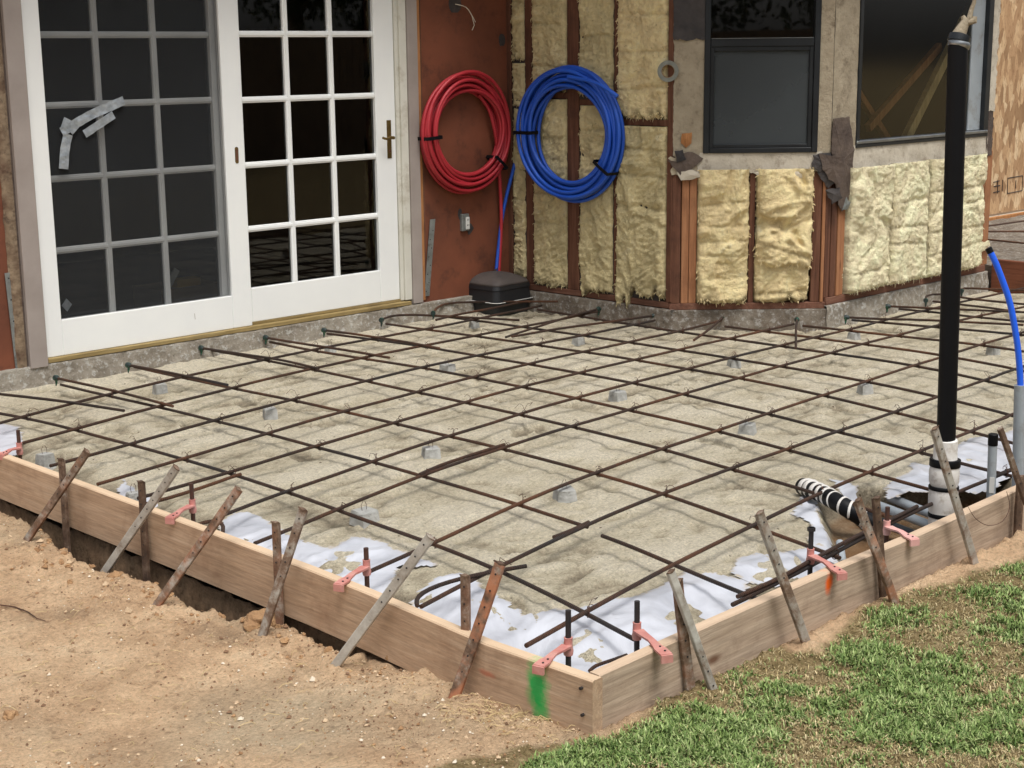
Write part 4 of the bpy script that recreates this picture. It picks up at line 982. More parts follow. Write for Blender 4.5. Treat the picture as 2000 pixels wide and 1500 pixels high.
F1 = Wall((7.2, 5.83, 0), (1, -1, 0), (-1, -1, 0)); F2 = Wall((7.87, 5.16, 0), (1, 0, 0), (0, -1, 0))
S45 = .67*math.sqrt(2); HT = 2.75
H = thing('house', 'house wall stripped for building work with glass doors and exposed insulation', 'house', (5.5, 7.2, 0))
def hb(name, mat, specs, wall, bev=.002, parent=None, smooth=False):
    m = MB()
    for sp in specs: wall.box(m, *sp, bev=bev)
    return m.build(name, mat, parent or H, smooth=smooth)
# --- door wall
hb('sheathing', 'redwall', [(6.405, 7.2, .03, HT, -.03, 0)], W1, 0)
hb('sheathing', 'redwall', [(2.2, 3.655, .03, HT, -.03, 0)], W1, 0)
hb('header_wall', 'redwall', [(3.655, 6.405, 2.16, HT, -.03, -.001)], W1, 0)
def rough_slab(wall, u0, u1, z0, z1, d, res=.012, amp=.008, seed=0, topd=.05):
    m = MB(); P = []; nu = int((u1-u0)/res)+1; nz = int((z1-z0)/res)+1
    for i in range(nu+1):
        u = u0+(u1-u0)*i/nu; r = []
        w = wall.p(u, z1, 0)
        r.append(wall.p(u, z1+.003*sn(w.x*30, w.y*30), d-topd))
        for j in range(nz+1):
            z = z1-(z1-z0)*j/nz; w = wall.p(u, z, 0)
            dd = d+amp*sn(w.x*9+seed, w.y*9, z*9)+amp*.7*sn(w.x*32, w.y*32, z*32+seed)+.012*sstep(z1, z0, z)
            r.append(wall.p(u, z+(.004*sn(w.x*25, w.y*25, 3) if j == 0 else 0), dd))
        P.append(r)
    m.grid(P); return m
rough_slab(W1, 2.2, 7.2, -.14, .055, .03, seed=1).build('foundation', 'conc', H, smooth='all')
rough_slab(W2, -.02, 1.40, -.14, .062, .02, seed=2).build('foundation', 'conc_dark', H, smooth='all')
rough_slab(F1, -.02, S45+.02, -.14, .058, .012, seed=3).build('foundation', 'conc_dark', H, smooth='all')
rough_slab(F2, -.01, 1.99, -.14, .075, .02, seed=4).build('foundation', 'conc', H, smooth='all')
m = MB(); m.span((7.0, 7.2, -.15), (9.855, 5.2, .05)); 
fe = MB(); fe.span((9.80, 5.14, -.15), (9.858, 7.2, .072)); fe.build('foundation', 'conc', H)
m = MB(); m.span((9.806, 5.165, .0725), (9.845, 7.2, 2.75)); m.build('side_wall', 'gyp', H)
# trims
z0s = .085
hb('trim_board', 'taupe', [(3.70, 3.798, .045, 2.30, .0, .035)], W1)
hb('trim_board', 'taupe', [(6.318, 6.398, .062, 2.30, .0, .03)], W1)
hb('door_jamb', 'jamb', [(6.262, 6.3165, .09, 2.2, -.05, .018), (6.236, 6.2615, .09, 2.2, -.08, .004)], W1)
hb('door_jamb', 'jamb', [(3.7985, 3.806, .09, 2.2, -.12, .008)], W1)
hb('door_sill', 'sill', [(3.802, 6.30, .058, .082, -.10, .030)], W1, .003)
hb('door_track', 'sill', [(5.10, 6.29, .083, .098, -.10, -.004)], W1, .002)
hb('edge_strip', 'edge', [(6.399, 6.435, .07, HT, .001, .010)], W1)
hb('edge_strip', 'stud', [(6.438, 6.452, .07, HT, .001, .006)], W1)
hb('edge_strip', 'tar_brown', [(3.66, 3.699, .04, HT, -.02, .012)], W1)
hb('edge_strip', 'edge', [(3.60, 3.628, 1.45, HT, .001, .010)], W1)
# torn stucco edge left of the door
m = MB(); P = []
for i in range(90):
    z = .03+i*.03; P.append([W1.p(3.632+.010*sn(z*9, 1)+.006*sn(z*40, 2), z, .002), W1.p(3.645+.008*sn(z*14, 5), z, .020+.006*sn(z*30, 3)), W1.p(3.672+.004*sn(z*22, 6), z, .018+.004*sn(z*33, 9)), W1.p(3.69, z, .012)])
m.grid(P); m.build('torn_stucco_edge', simple('stucco_edge', (92, 70, 54), (150, 132, 108), 12, .9, .8, .01, 40, dirt=(60, 44, 36)), H, smooth='all')
# straps
def strap(pts, name='hold_down_strap'):
    m = MB(); a, b, w, top = pts
    A = Vector(W1.p(*a, .006)); B = Vector(W1.p(*b, .008)); ax = (B-A).normalized(); s = W1.U*w
    m.prism([A-s, A+s, B+s, B-s], W1.N*.003)
    L = (B-A).length; k = int(L/.055)
    for i in range(k):
        c = A+ax*(.03+i*.055)+W1.N*.0035+s*(.4 if i % 2 else -.4); m.lathe(c-W1.N*.001, [(.004, 0), (.004, .0012)], 8, axis=W1.N, mi=1)
    m.build(name, ['galv', 'boltdark'], H)
strap((W1.uz(832, 578), W1.uz(843, 428), .022, 0)); strap((W1.uz(40, 720), W1.uz(18, 532), .030, 0))
# outlet box
u, z = W1.uz(906, 434); o = hb('outlet_box', 'galv', [(u-.035, u+.03, z-.055, z+.055, -.02, .022)], W1, .004)
hb('outlet_face', 'paperw', [(u-.008, u+.026, z-.045, z+.035, .0225, .030)], W1, .003, o)
m = MB(); 
for zz in (z-.022, z+.012):
    for du in (.003, .015): W1.box(m, u+du-.002, u+du+.002, zz, zz+.010, .0302, .0310)
m.build('socket_slots', 'boltdark', o)
for (ca, cb, ra, rb) in ((u-.035, z+.055, .018, .035), (u+.05, z-.045, .028, .04)):
    m = MB(); m.prism([W1.p(ca+ra*math.cos(a)*(1+.5*sn(a*2, ca*9)), cb+rb*math.sin(a)*(1+.5*sn(a*2, cb*9)), .0006) for a in [k*.42 for k in range(15)]], W1.N*.001); m.build('ragged_hole', 'tar', H)
# cable hole at top
u, z = W1.uz(888, 8); m = MB(); m.prism([W1.p(u+.055*math.cos(a)*(1+.2*sn(a*2, 4)), z+.055*math.sin(a)*(1+.2*sn(a*2, 7)), .001) for a in [k*.52 for k in range(12)]], W1.N*.002); m.build('ragged_hole', 'tar', H)
m = MB(); m.tube(catmull([W1.p(u, z, .005), W1.p(u+.05, z-.02, .05), W1.p(u+.09, z-.07, .06), W1.p(u+.12, z-.11, .06)], .02), .003, 6); m.tube([W1.p(u+.09, z-.07, .06), W1.p(u+.10, z-.13, .07), W1.p(u+.08, z-.16, .07)], .0025, 6); m.build('loose_cable', 'gyp_pale', H, smooth=True)
u, z = W1.uz(980, 78); m = MB(); m.prism([W1.p(u+.03*math.cos(a)*(1+.4*sn(a*2, 4)), z+.04*math.sin(a)*(1+.4*sn(a*2, 7)), .001) for a in [k*.52 for k in range(12)]], W1.N*.002); m.build('ragged_hole', 'tar', H)
# --- glass doors
def uzs(w, pts, d=0): return [w.uz(a, b, d) for a, b in pts]
DT = 2.13
# fixed door behind a screen
fx = thing.__call__ if False else None
scr = MB(); zb0, zg0 = .083, .270
sc_o = hb('screen_door', 'white', [(3.808, 3.905, zb0, DT, -.032, .006), (4.970, 5.100, zb0, DT, -.032, .006), (3.9055, 4.9695, zb0, zg0, -.032, .0055), (3.9055, 4.9695, DT-.11, DT, -.032, .0055)], W1, .003)
m = MB(); P = [W1.p(3.90, zg0-.005, -.010), W1.p(4.975, zg0-.005, -.010), W1.p(4.975, DT-.1, -.010), W1.p(3.90, DT-.1, -.010)]; m.add(P, [(0, 1, 2, 3)]); m.build('screen_mesh', 'screen', sc_o, fix=False)
# finger pull
uu, zz = W1.uz(461, 303); m = MB(); m.prism([W1.p(uu+.012*math.cos(a), zz+.034*(1 if math.sin(a) > 0 else -1)+.012*math.sin(a), .0062) for a in [k*math.pi/8+.001 for k in range(16)]], W1.N*.002); m.build('finger_pull', 'brass', sc_o)
m = MB(); m.prism([W1.p(uu+.007*math.cos(a), zz+.026*(1 if math.sin(a) > 0 else -1)+.007*math.sin(a), .0084) for a in [k*math.pi/8+.001 for k in range(16)]], W1.N*.0008); m.build('pull_recess', 'stud', sc_o)
uu, zz = W1.uz(379, 618); m = MB(); m.tube([W1.p(uu, zz+.018, .0068), W1.p(uu+.002, zz-.016, .0068)], .0012, 5); m.build('scratch', 'taupe', sc_o)
def tapestrip(pxs, w, d):
    P = [W1.p(*W1.uz(a, b, d), d) for a, b in pxs]; m = MB(); rows = []
    pts = catmull(P, .02)
    for i, p in enumerate(pts):
        t_ = (pts[min(i+1, len(pts)-1)]-pts[max(i-1, 0)]).normalized(); s = t_.cross(W1.N); ww = w*(1+.08*sn(i*.9, w*99))
        rows.append([p+s*ww*k+W1.N*(.0015*sn(i*.8, k*2, d*50)+.001) for k in (-1, -.5, 0, .5, 1)])
    m.grid(rows); return m.build('duct_tape_strip', 'tape', sc_o, smooth='all')
tapestrip([(124, 330), (127, 290), (133, 262)], .026, .004)
tapestrip([(120, 258), (150, 240), (182, 222), (210, 210), (242, 196)], .024, .007)
tapestrip([(165, 262), (192, 244), (222, 224)], .021, .0055)
tapestrip([(122, 238), (138, 246), (148, 256)], .026, .009)
# muntins
def doorpanel(name, ua, ub, za, zb, cols, rows, dface, mw, frame, mat, label):
    m = MB()
    for s_ in frame: W1.box(m, *s_, bev=.003)
    o = m.build(name, mat, H)
    m = MB(); z_prev = za
    us = [ua+(ub-ua)*k/cols for k in range(1, cols)]
    for q in us: W1.box(m, q-mw/2, q+mw/2, za, zb, dface-.03, dface, bev=.003); W1.box(m, q-mw*.22, q+mw*.22, za, zb, dface-.002, dface+.004, bev=.001)
    for q in rows: W1.box(m, ua, ub, q-mw/2, q+mw/2, dface-.031, dface-.0015, bev=.003); W1.box(m, ua, ub, q-mw*.22, q+mw*.22, dface-.004, dface+.0025, bev=.001)
    m.build('muntins', mat, o)
    m = MB(); m.add([W1.p(ua, za, dface-.017), W1.p(ub, za, dface-.017), W1.p(ub, zb, dface-.017), W1.p(ua, zb, dface-.017)], [(0, 1, 2, 3)]); m.build('glass_panes', 'glass', o, fix=False)
    return o
rowsL = [.620, .990, 1.362, 1.714]
doorpanel('fixed_door', 3.90, 4.94, .262, 2.09, 3, rowsL, -.055, .034, [(3.81, 3.8995, .09, DT, -.09, -.045), (4.9405, 5.06, .09, DT, -.09, -.045), (3.90, 4.94, .09, .2615, -.09, -.0455), (3.90, 4.94, 2.0905, DT, -.09, -.0455)], 'white', '')
sl = doorpanel('sliding_door', 5.112, 6.078, .296, 2.06, 3, [.633, .994, 1.357, 1.718], -.012, .034, [(5.101, 5.1115, .099, DT, -.05, -.006), (6.0785, 6.233, .099, DT, -.05, -.006), (5.112, 6.078, .099, .2955, -.05, -.0065), (5.112, 6.078, 2.0605, DT, -.05, -.0065)], 'white', '')
uh, zh = W1.uz(761, 272); hb('handle_plate', 'brass', [(uh-.017, uh+.017, zh-.115, zh+.115, -.0055, -.002)], W1, .001, sl)
m = MB(); m.lathe(W1.p(uh, zh+.01, -.004), [(.012, 0), (.010, .03), (.010, .045)], 12, axis=W1.N); m.tube(catmull([W1.p(uh, zh+.01, .036), W1.p(uh-.03, zh+.012, .04), W1.p(uh-.06, zh+.006, .04), W1.p(uh-.085, zh+.014, .036)], .01), .0075, 10); m.build('lever_handle', 'brass', sl, smooth=True)
m = MB(); m.lathe(W1.p(uh, zh-.07, -.0025), [(.009, 0), (.009, .006)], 14, axis=W1.N); m.build('lock_cylinder', 'stud', sl, smooth=True)
# sticker + interior things
u, z = W1.uz(132, 596, -.06); m = MB(); m.prism([W1.p(u-.03, z, -.068), W1.p(u, z-.035, -.068), W1.p(u+.03, z, -.068), W1.p(u, z+.035, -.068)], W1.N*.0008); m.build('diamond_sticker', 'tape', H)
# room behind the doors: real walls and floor
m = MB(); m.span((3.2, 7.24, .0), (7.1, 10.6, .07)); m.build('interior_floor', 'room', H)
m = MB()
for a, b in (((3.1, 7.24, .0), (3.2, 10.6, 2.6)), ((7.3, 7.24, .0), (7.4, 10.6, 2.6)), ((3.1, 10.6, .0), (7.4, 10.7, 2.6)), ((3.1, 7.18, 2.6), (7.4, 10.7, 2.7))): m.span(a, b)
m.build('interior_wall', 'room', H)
bx = thing('cardboard_box', 'cardboard box on the floor behind the screened glass door', 'box', (4.92, 7.62, .071))
m = MB(); m.span((4.70, 7.5, .071), (5.12, 7.8, .30)); m.build('box_body', 'card', bx)
m = MB(); m.span((4.82, 7.52, .301), (4.98, 7.6, .345)); m.build('yellow_tool', 'yellow', bx)
m = MB(); m.prism([Vector((4.72, 7.5, .31)), Vector((4.80, 7.5, .42)), Vector((4.83, 7.5, .40)), Vector((4.76, 7.5, .30))], (0, .01, 0)); m.build('paper_tag', 'paperw', bx)

# --- insulation
def batt(wall, u0, u1, z0, z1, d, mat, seed, crumple=.6, creases=(), ragged=.02, side=.02, res=.008, tufts=(), dirt=True, bulge=.02, rag_up=0):
    m = MB(); m.col = []; P = []; nu = max(4, int((u1-u0)/res)); nz = int((z1-z0)/res)
    for i in range(nu+1):
        a = i/nu; r = []
        zb = z0 + ragged*(sn(a*4+seed, seed)*1.4+sn(a*13, seed+2)*.8)
        for h, l, wd in tufts: zb -= l*math.exp(-((a-h)/wd)**2)
        zt = z1 - rag_up*(.5+sn(a*6, seed))
        for j in range(nz+1):
            b = j/nz; z = zb+(zt-zb)*b; uu_ = u0+(u1-u0)*a
            wob = .008*sn(z*11, seed+(0 if a < .5 else 5))+.004*sn(z*35, seed+3)
            uu2 = uu_ + wob*(2*abs(a-.5))**2*(1 if a > .5 else -1)*1.2
            w = Vector((uu_*5+seed, z*5, seed)); wx = noise.noise(w)*.9; wz = noise.noise(w+Vector((9, 0, 0)))*.9
            n1 = noise.noise(Vector((uu_*7+wx*1.2+seed, z*6+wz*1.2, seed))); n2 = noise.noise(Vector((uu_*16+wx*2, z*15+wz*2, seed+4))); n3 = noise.noise(Vector((uu_*42+wx*3, z*42, seed+8)))
            am = .30 if mat == 'ins_pale' else (.7 if mat == 'ins' else 1.0); tl = z*1.0+uu_*.35*math.sin(seed*1.7)+.03*wx
            n4 = noise.noise(Vector((uu_*9+seed+wx*1.5, tl*30+wz*2, seed+2))); n5 = noise.noise(Vector((uu_*22+wx*3, tl*62, seed+6)))
            disp = am*(.010*(abs(n4)*1.5-.3)+.007*n5)+crumple*(.026*n1*1.2 + .034*max(0,.32-abs(n1))*(1 if crumple > 1.2 else .35) + .012*n2 ) + .007*n3+.004*noise.noise(Vector((uu_*95+wz*4, z*95, seed+8)))
            eu = min(a, 1-a)*(u1-u0); ez = min((z-zb), (zt-z)+.02)
            prof = bulge*math.sqrt(max(0, 1-(1-min(1, eu/.05))**2)) + .01*sstep(0, .03, ez)
            cr = 0
            for cz, tilt in creases:
                q = (z-cz-tilt*(a-.5)-.006*sn(a*9, cz*7))/.012; cr += math.exp(-q*q)
            disp -= .010*min(1, cr)
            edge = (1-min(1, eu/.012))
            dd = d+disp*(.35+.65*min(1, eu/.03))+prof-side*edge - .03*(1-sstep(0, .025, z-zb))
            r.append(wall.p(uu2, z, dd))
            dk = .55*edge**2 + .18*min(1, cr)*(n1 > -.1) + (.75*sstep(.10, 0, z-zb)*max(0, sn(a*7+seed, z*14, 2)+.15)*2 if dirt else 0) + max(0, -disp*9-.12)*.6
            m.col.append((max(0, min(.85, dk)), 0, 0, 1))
        P.append(r)
    m.grid(P); rr_ = random.Random(seed*13)
    for k in range(int((u1-u0)*(z1-z0)*1500)):
        if rr_.random() < .45: i, j = rr_.choice((0, 1, nu-1, nu)), rr_.randint(0, nz)
        elif rr_.random() < .3: i, j = rr_.randint(0, nu), rr_.randint(0, min(nz, 4))
        else: i, j = rr_.randint(0, nu), rr_.randint(0, nz)
        p = P[i][j]+wall.N*.001; an = rr_.uniform(-3.14, 0) if rr_.random() < .7 else rr_.uniform(0, 3.14); L_ = rr_.uniform(.006, .023); wd = rr_.uniform(.0012, .004)
        d_ = wall.U*math.cos(an)+Vector((0, 0, 1))*math.sin(an); q_ = wall.U*-math.sin(an)+Vector((0, 0, 1))*math.cos(an); lf = rr_.uniform(.1, .55)
        b0 = len(m.v); pp_ = [p, p+d_*L_*.4+wall.N*L_*lf*.6, p+d_*L_*.75+wall.N*L_*lf*.8+Vector((0, 0, -L_*.15)), p+d_*L_+wall.N*L_*lf*.5+Vector((0, 0, -L_*.4))]
        m.add([pp_[0]-q_*wd, pp_[0]+q_*wd, pp_[1]-q_*wd, pp_[1]+q_*wd, pp_[2]-q_*wd*.7, pp_[2]+q_*wd*.7, pp_[3]], [(0, 1, 3, 2), (2, 3, 5, 4), (4, 5, 6)])
        cc_ = 0 if rr_.random() < .8 else .3; m.col += [(cc_, 0, 0, 1)]*7
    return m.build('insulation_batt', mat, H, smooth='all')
# wall 2 cavity backing, plates, studs
hb('wall_backing', 'tar', [(-.02, 1.37, .06, HT, -.13, -.10)], W2, 0)
W2L = W2.uz(1310, 606)[0]
hb('sole_plate', 'plate_y', [(0, 1.365, .066, .104, -.09, .002)], W2, .003)
def S(wall, x0, x1, y=300): return wall.u(x0, y), wall.u(x1, y)
for k, (x0, x1, dd, mt) in enumerate([(986, 1000, .004, 'stud'), (1026, 1040, -.004, 'stud'), (1108, 1130, .001, 'stud'), (1197, 1206, -.008, 'stud'), (1303, 1313, .002, 'stud')]):
    a, b = S(W2, x0, x1); hb('stud', mt, [(a, b, .105, HT, -.09, dd)], W2, .003)
a, b = S(W2, 1206, 1303); z = W2.z(1255, 239); hb('blocking', 'stud', [(a+.002, b-.002, z-.02, z+.018, -.09, -.003)], W2, .003)
a, b = S(W2, 1040, 1108); z = W2.z(1080, 186); hb('blocking', 'stud', [(a+.002, b-.002, z-.02, z+.018, -.09, -.006)], W2, .003)
a, b = S(W2, 1130, 1197); z = W2.z(1160, 200); hb('blocking', 'stud', [(a+.002, b-.002, z-.02, z+.018, -.09, -.006)], W2, .003)
zn = W2.z(1255, 239); zm = W2.z(1080, 186)
def cre(n, lo, hi, seed, tl=.03):
    r_ = random.Random(seed); return [(lo+(hi-lo)*(k+.5+r_.uniform(-.25, .25))/n, r_.uniform(-tl, tl)) for k in range(n)]
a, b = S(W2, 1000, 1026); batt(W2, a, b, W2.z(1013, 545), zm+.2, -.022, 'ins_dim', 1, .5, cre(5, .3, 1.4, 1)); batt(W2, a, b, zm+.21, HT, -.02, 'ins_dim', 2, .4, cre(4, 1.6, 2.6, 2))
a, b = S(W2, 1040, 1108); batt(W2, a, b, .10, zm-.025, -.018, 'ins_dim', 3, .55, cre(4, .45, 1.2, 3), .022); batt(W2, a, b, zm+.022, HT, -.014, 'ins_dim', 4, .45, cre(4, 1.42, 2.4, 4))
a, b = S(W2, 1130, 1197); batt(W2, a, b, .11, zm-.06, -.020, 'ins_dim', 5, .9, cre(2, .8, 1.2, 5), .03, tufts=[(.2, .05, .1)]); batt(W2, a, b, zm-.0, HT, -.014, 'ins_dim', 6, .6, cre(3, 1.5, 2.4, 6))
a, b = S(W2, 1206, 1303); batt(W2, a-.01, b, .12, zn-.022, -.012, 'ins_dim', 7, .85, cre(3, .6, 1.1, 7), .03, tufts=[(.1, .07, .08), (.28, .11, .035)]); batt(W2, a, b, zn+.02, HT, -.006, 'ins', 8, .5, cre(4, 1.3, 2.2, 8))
# --- bay, face 1
hb('wall_backing', 'tar', [(-.02, S45+.02, .06, .92, -.12, -.09)], F1, 0)
hb('sole_plate', 'plate', [(.0, S45, .058, .098, -.09, .004)], F1, .003)
zs1 = F1.z(1480, 336)            # underside of torn sill board
zw1 = F1.z(1480, 300)
def studs(wall, lst, y, z0, z1):
    for x0, x1, dd, mt in lst:
        a, b = S(wall, x0, x1, y); hb('stud', mt, [(a, b, z0, z1, -.09, dd)], wall, .003)
studs(F1, [(1312, 1329, .004, 'stud'), (1331, 1345, .002, 'stud_light'), (1346, 1361, -.002, 'stud_light'), (1463, 1474, -.002, 'stud'), (1586, 1603, .002, 'stud'), (1604.5, 1611, .006, 'stud_light')], 450, .0985, zs1+.03)
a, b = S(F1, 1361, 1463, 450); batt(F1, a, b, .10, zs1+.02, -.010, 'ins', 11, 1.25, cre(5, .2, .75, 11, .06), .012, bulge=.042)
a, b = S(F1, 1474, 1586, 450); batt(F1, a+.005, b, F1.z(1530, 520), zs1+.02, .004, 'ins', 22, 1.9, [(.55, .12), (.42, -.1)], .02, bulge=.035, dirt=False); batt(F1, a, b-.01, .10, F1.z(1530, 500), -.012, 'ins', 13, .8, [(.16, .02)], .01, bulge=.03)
# skirt boards and sheathing round window 1
fr1 = dict(L=F1.u(1374, 200), R=F1.u(1598, 200))
def rag_panel(wall, u0, u1, z0, z1, d, mat, seed, amp=(.01, .01, .01, .01), name='torn_sheathing', thick=.006):
    """sheet with ragged edges; amp = (left, right, bottom, top)"""
    m = MB(); nu = max(6, int((u1-u0)/.012)); nz = max(6, int((z1-z0)/.012)); P = []
    for i in range(nu+1):
        a = i/nu; r = []
        for j in range(nz+1):
            b = j/nz; u = u0+(u1-u0)*a; z = z0+(z1-z0)*b
            l = amp[0]*(sn(z*22, seed)+sn(z*60, seed+1)*.6)*(1-a)**2; rr = amp[1]*(sn(z*22, seed+3)+sn(z*60, seed+4)*.6)*a**2
            bo = amp[2]*(sn(u*18, seed+5)+sn(u*55, seed+6)*.7)*(1-b)**2; to = amp[3]*(sn(u*18, seed+7)+sn(u*55, seed+8)*.6)*b**2
            dd = d+.003*sn(u*12, z*12, seed)+.012*max(amp[2]*50*(1-b)**6*max(0, sn(u*9, seed)), 0)
            r.append(wall.p(u+l+rr, z+bo+to, dd))
        P.append(r)
    m.grid(P); return m.build(name, mat, H, smooth='all')
a0 = F1.u(1318, 200)
rag_panel(F1, .012, fr1['L']+.004, zw1-.01, 2.0, .008, 'gyp', 31, (.008, 0, .01, .02))
rag_panel(F1, .006, fr1['L']+.02, F1.z(1340, 78), HT, .016, 'tar', 32, (.01, .01, .02, 0), 'tar_paper')
rag_panel(F1, .03, fr1['R']+.03, zs1, zw1+.01, .010, 'gyp_pale', 33, (.01, .01, .018, 0))
rag_panel(F1, .0, .16, zs1-.012, zs1+.10, .016, 'gyp', 34, (.02, .02, .03, .02))
rag_panel(F1, fr1['R']-.004, S45+.004, zw1-.02, HT, .009, 'gyp', 35, (0, 0, .02, 0))
# window 1
zr = F1.z(1490, 82)
w1 = hb('window', 'alu', [(fr1['L'], fr1['L']+.035, zw1+.005, 2.5, -.04, .022), (fr1['R']-.035, fr1['R'], zw1+.005, 2.5, -.04, .022), (fr1['L']+.0355, fr1['R']-.0355, zw1+.005, zw1+.035, -.04, .0215), (fr1['L']+.0355, fr1['R']-.0355, zr-.025, zr+.02, -.04, .018), (fr1['L']+.0355, fr1['R']-.0355, 2.45, 2.5, -.04, .0215)], F1, .003)
hb('meeting_rail', 'alu_bright', [(fr1['L']+.04, fr1['R']-.04, zr+.0205, zr+.0245, -.01, .019)], F1, .001, w1)
hb('screen_frame', 'alu', [(fr1['L']+.036, fr1['L']+.06, zw1+.0355, zr-.0255, -.02, .012), (fr1['R']-.06, fr1['R']-.036, zw1+.0355, zr-.0255, -.02, .012), (fr1['L']+.06, fr1['R']-.06, zr-.05, zr-.0255, -.02, .0118), (fr1['L']+.06, fr1['R']-.06, zw1+.0355, zw1+.055, -.02, .0118)], F1, .002, w1)
m = MB(); m.add([F1.p(fr1['L']+.05, zw1+.05, -.004), F1.p(fr1['R']-.05, zw1+.05, -.004), F1.p(fr1['R']-.05, zr-.04, -.004), F1.p(fr1['L']+.05, zr-.04, -.004)], [(0, 1, 2, 3)]); m.build('screen_mesh', 'screen_dark', w1, fix=False)
m = MB(); m.add([F1.p(fr1['L']+.03, zw1+.02, -.022), F1.p(fr1['R']-.03, zw1+.02, -.022), F1.p(fr1['R']-.03, 2.46, -.022), F1.p(fr1['L']+.03, 2.46, -.022)], [(0, 1, 2, 3)]); m.build('glass_pane', 'glass', w1, fix=False)
# torn dark paper and flashing at the bay corner
m = MB()
def ragpoly(wall, pxs, d, mat, name='torn_flashing', thick=.004, seed=0, curl=0):
    P = [wall.p(*wall.uz(a, b, d), d+curl*sn(k*1.7, seed)) for k, (a, b) in enumerate(pxs)]; m = MB()
    Q = []
    for i in range(len(P)):
        a, b = P[i], P[(i+1) % len(P)]; n = max(1, int((b-a).length/.02))
        for k in range(n): q = a.lerp(b, k/n); Q.append(q + wall.U*.011*sn(q.z*45, k*.3, seed) + Vector((0, 0, .011*sn(q.x*45, q.z*30, seed+3))) + wall.N*.010*max(0, sn(q.z*25, q.x*25, seed+5)))
    c = sum(Q, Vector())/len(Q) + wall.N*.006
    m.add(Q+[c], [(i, (i+1) % len(Q), len(Q)) for i in range(len(Q))])
    m.add([q-wall.N*thick for q in Q]+Q, [(i, (i+1) % len(Q), len(Q)+(i+1) % len(Q), len(Q)+i) for i in range(len(Q))])
    return m.build(name, mat, H, smooth=False)
ragpoly(F2, [(1628, 232), (1660, 228), (1668, 290), (1664, 340), (1660, 372), (1655, 405), (1645, 414), (1638, 400), (1634, 372), (1628, 330), (1624, 290)], .022, 'tar_brown', seed=1, curl=.006)
ragpoly(F1, [(1588, 302), (1622, 298), (1626, 330), (1600, 336), (1586, 325)], .020, 'tar', seed=2, curl=.008)
ragpoly(F1, [(1596, 336), (1626, 332), (1634, 352), (1618, 368), (1604, 352)], .016, 'tar', seed=3, curl=.008)
ragpoly(F2, [(1646, 410), (1656, 408), (1660, 395), (1652, 385)], .026, 'galv', seed=4)
ragpoly(F1, [(1304, 312), (1322, 318), (1332, 300), (1352, 296), (1375, 310), (1352, 330), (1345, 350), (1330, 345), (1318, 330)], .024, 'tar_brown', seed=5, curl=.01)
ragpoly(F1, [(1332, 262), (1352, 260), (1350, 280), (1340, 288), (1330, 278)], .014, 'edge', seed=6)
ragpoly(F1, [(1600, 300), (1640, 306), (1650, 330), (1640, 362), (1618, 350), (1606, 330)], .028, 'tar_brown', seed=21, curl=.012)
ragpoly(F1, [(1612, 372), (1640, 366), (1644, 388), (1626, 398)], .020, 'tar', seed=22, curl=.01)
ragpoly(F1, [(1322, 336), (1352, 332), (1376, 344), (1352, 352), (1330, 352)], .026, 'gyp_pale', seed=23, curl=.01)
ragpoly(F1, [(1318, 296), (1334, 292), (1340, 312), (1322, 316)], .03, 'boltdark', seed=24, curl=.01)
ragpoly(F1, [(1470, 336), (1520, 332), (1584, 338), (1590, 350), (1540, 345), (1490, 348)], .020, 'gyp_pale', seed=25, curl=.01)
# --- bay, face 2
zs2 = F2.z(1780, 320); zw2 = F2.z(1800, 275)
hb('wall_backing', 'tar', [(-.02, 1.98, .08, zw2, -.12, -.09)], F2, 0)
hb('sole_plate', 'plate', [(.006, 1.975, .076, .122, -.09, .006)], F2, .003)
a, b = F2.u(1612, 450), F2.u(1650, 450)
studs(F2, [(1624, 1634, .002, 'stud'), (1635, 1643, .008, 'stud_light'), (1644, 1650, 0, 'stud_light'), (1799, 1804, -.006, 'stud'), (1908, 1918, .0, 'stud_light'), (1919, 1930, .004, 'stud_light')], 450, .1225, zs2+.03)
hb('corner_post', 'stud', [(-.006, F2.u(1623, 450), .1225, zs2+.03, -.09, -.004)], F2, .003)
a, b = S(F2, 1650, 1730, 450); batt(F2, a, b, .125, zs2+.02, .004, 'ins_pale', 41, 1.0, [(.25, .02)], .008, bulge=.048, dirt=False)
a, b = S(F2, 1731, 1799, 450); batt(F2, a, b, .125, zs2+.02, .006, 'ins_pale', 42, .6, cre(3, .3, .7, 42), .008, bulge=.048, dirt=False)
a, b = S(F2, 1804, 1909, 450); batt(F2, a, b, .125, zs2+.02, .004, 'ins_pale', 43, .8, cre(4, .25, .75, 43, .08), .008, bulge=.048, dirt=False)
ragpoly(F2, [(1890, 468), (1910, 475), (1932, 470), (1934, 480), (1918, 492), (1908, 505), (1895, 490)], .03, 'ins_pale', 'insulation_scrap', seed=9, curl=.012)
f2L, f2R = F2.u(1672, 150), F2.u(1930, 150)
rag_panel(F2, .0, f2L+.002, zw2-.03, HT, .010, 'gyp', 51, (0, 0, .02, 0))
rag_panel(F2, .03, f2R+.02, zs2+.0, zw2+.01, .012, 'gyp_pale', 52, (.01, .01, .02, 0))
rag_panel(F2, f2R-.002, F2.u(1943, 150), zw2+.16, HT, .012, 'gyp_pale', 53, (0, .02, .01, 0))
rag_panel(F2, f2R+.0, F2.u(1937, 250), zw2-.14, zw2+.17, .010, 'tar_brown', 54, (.01, .02, .03, .01), 'tar_paper')
ragpoly(F2, [(1733, 320), (1810, 312), (1812, 328), (1780, 338), (1740, 342), (1730, 335)], .022, 'gyp_pale', seed=11, curl=.01)
ragpoly(F2, [(1690, 332), (1728, 322), (1726, 340), (1704, 346)], .020, 'tar', seed=12, curl=.01)
ragpoly(F2, [(1736, 322), (1752, 320), (1756, 332), (1742, 338)], .030, 'tar', seed=13, curl=.004)
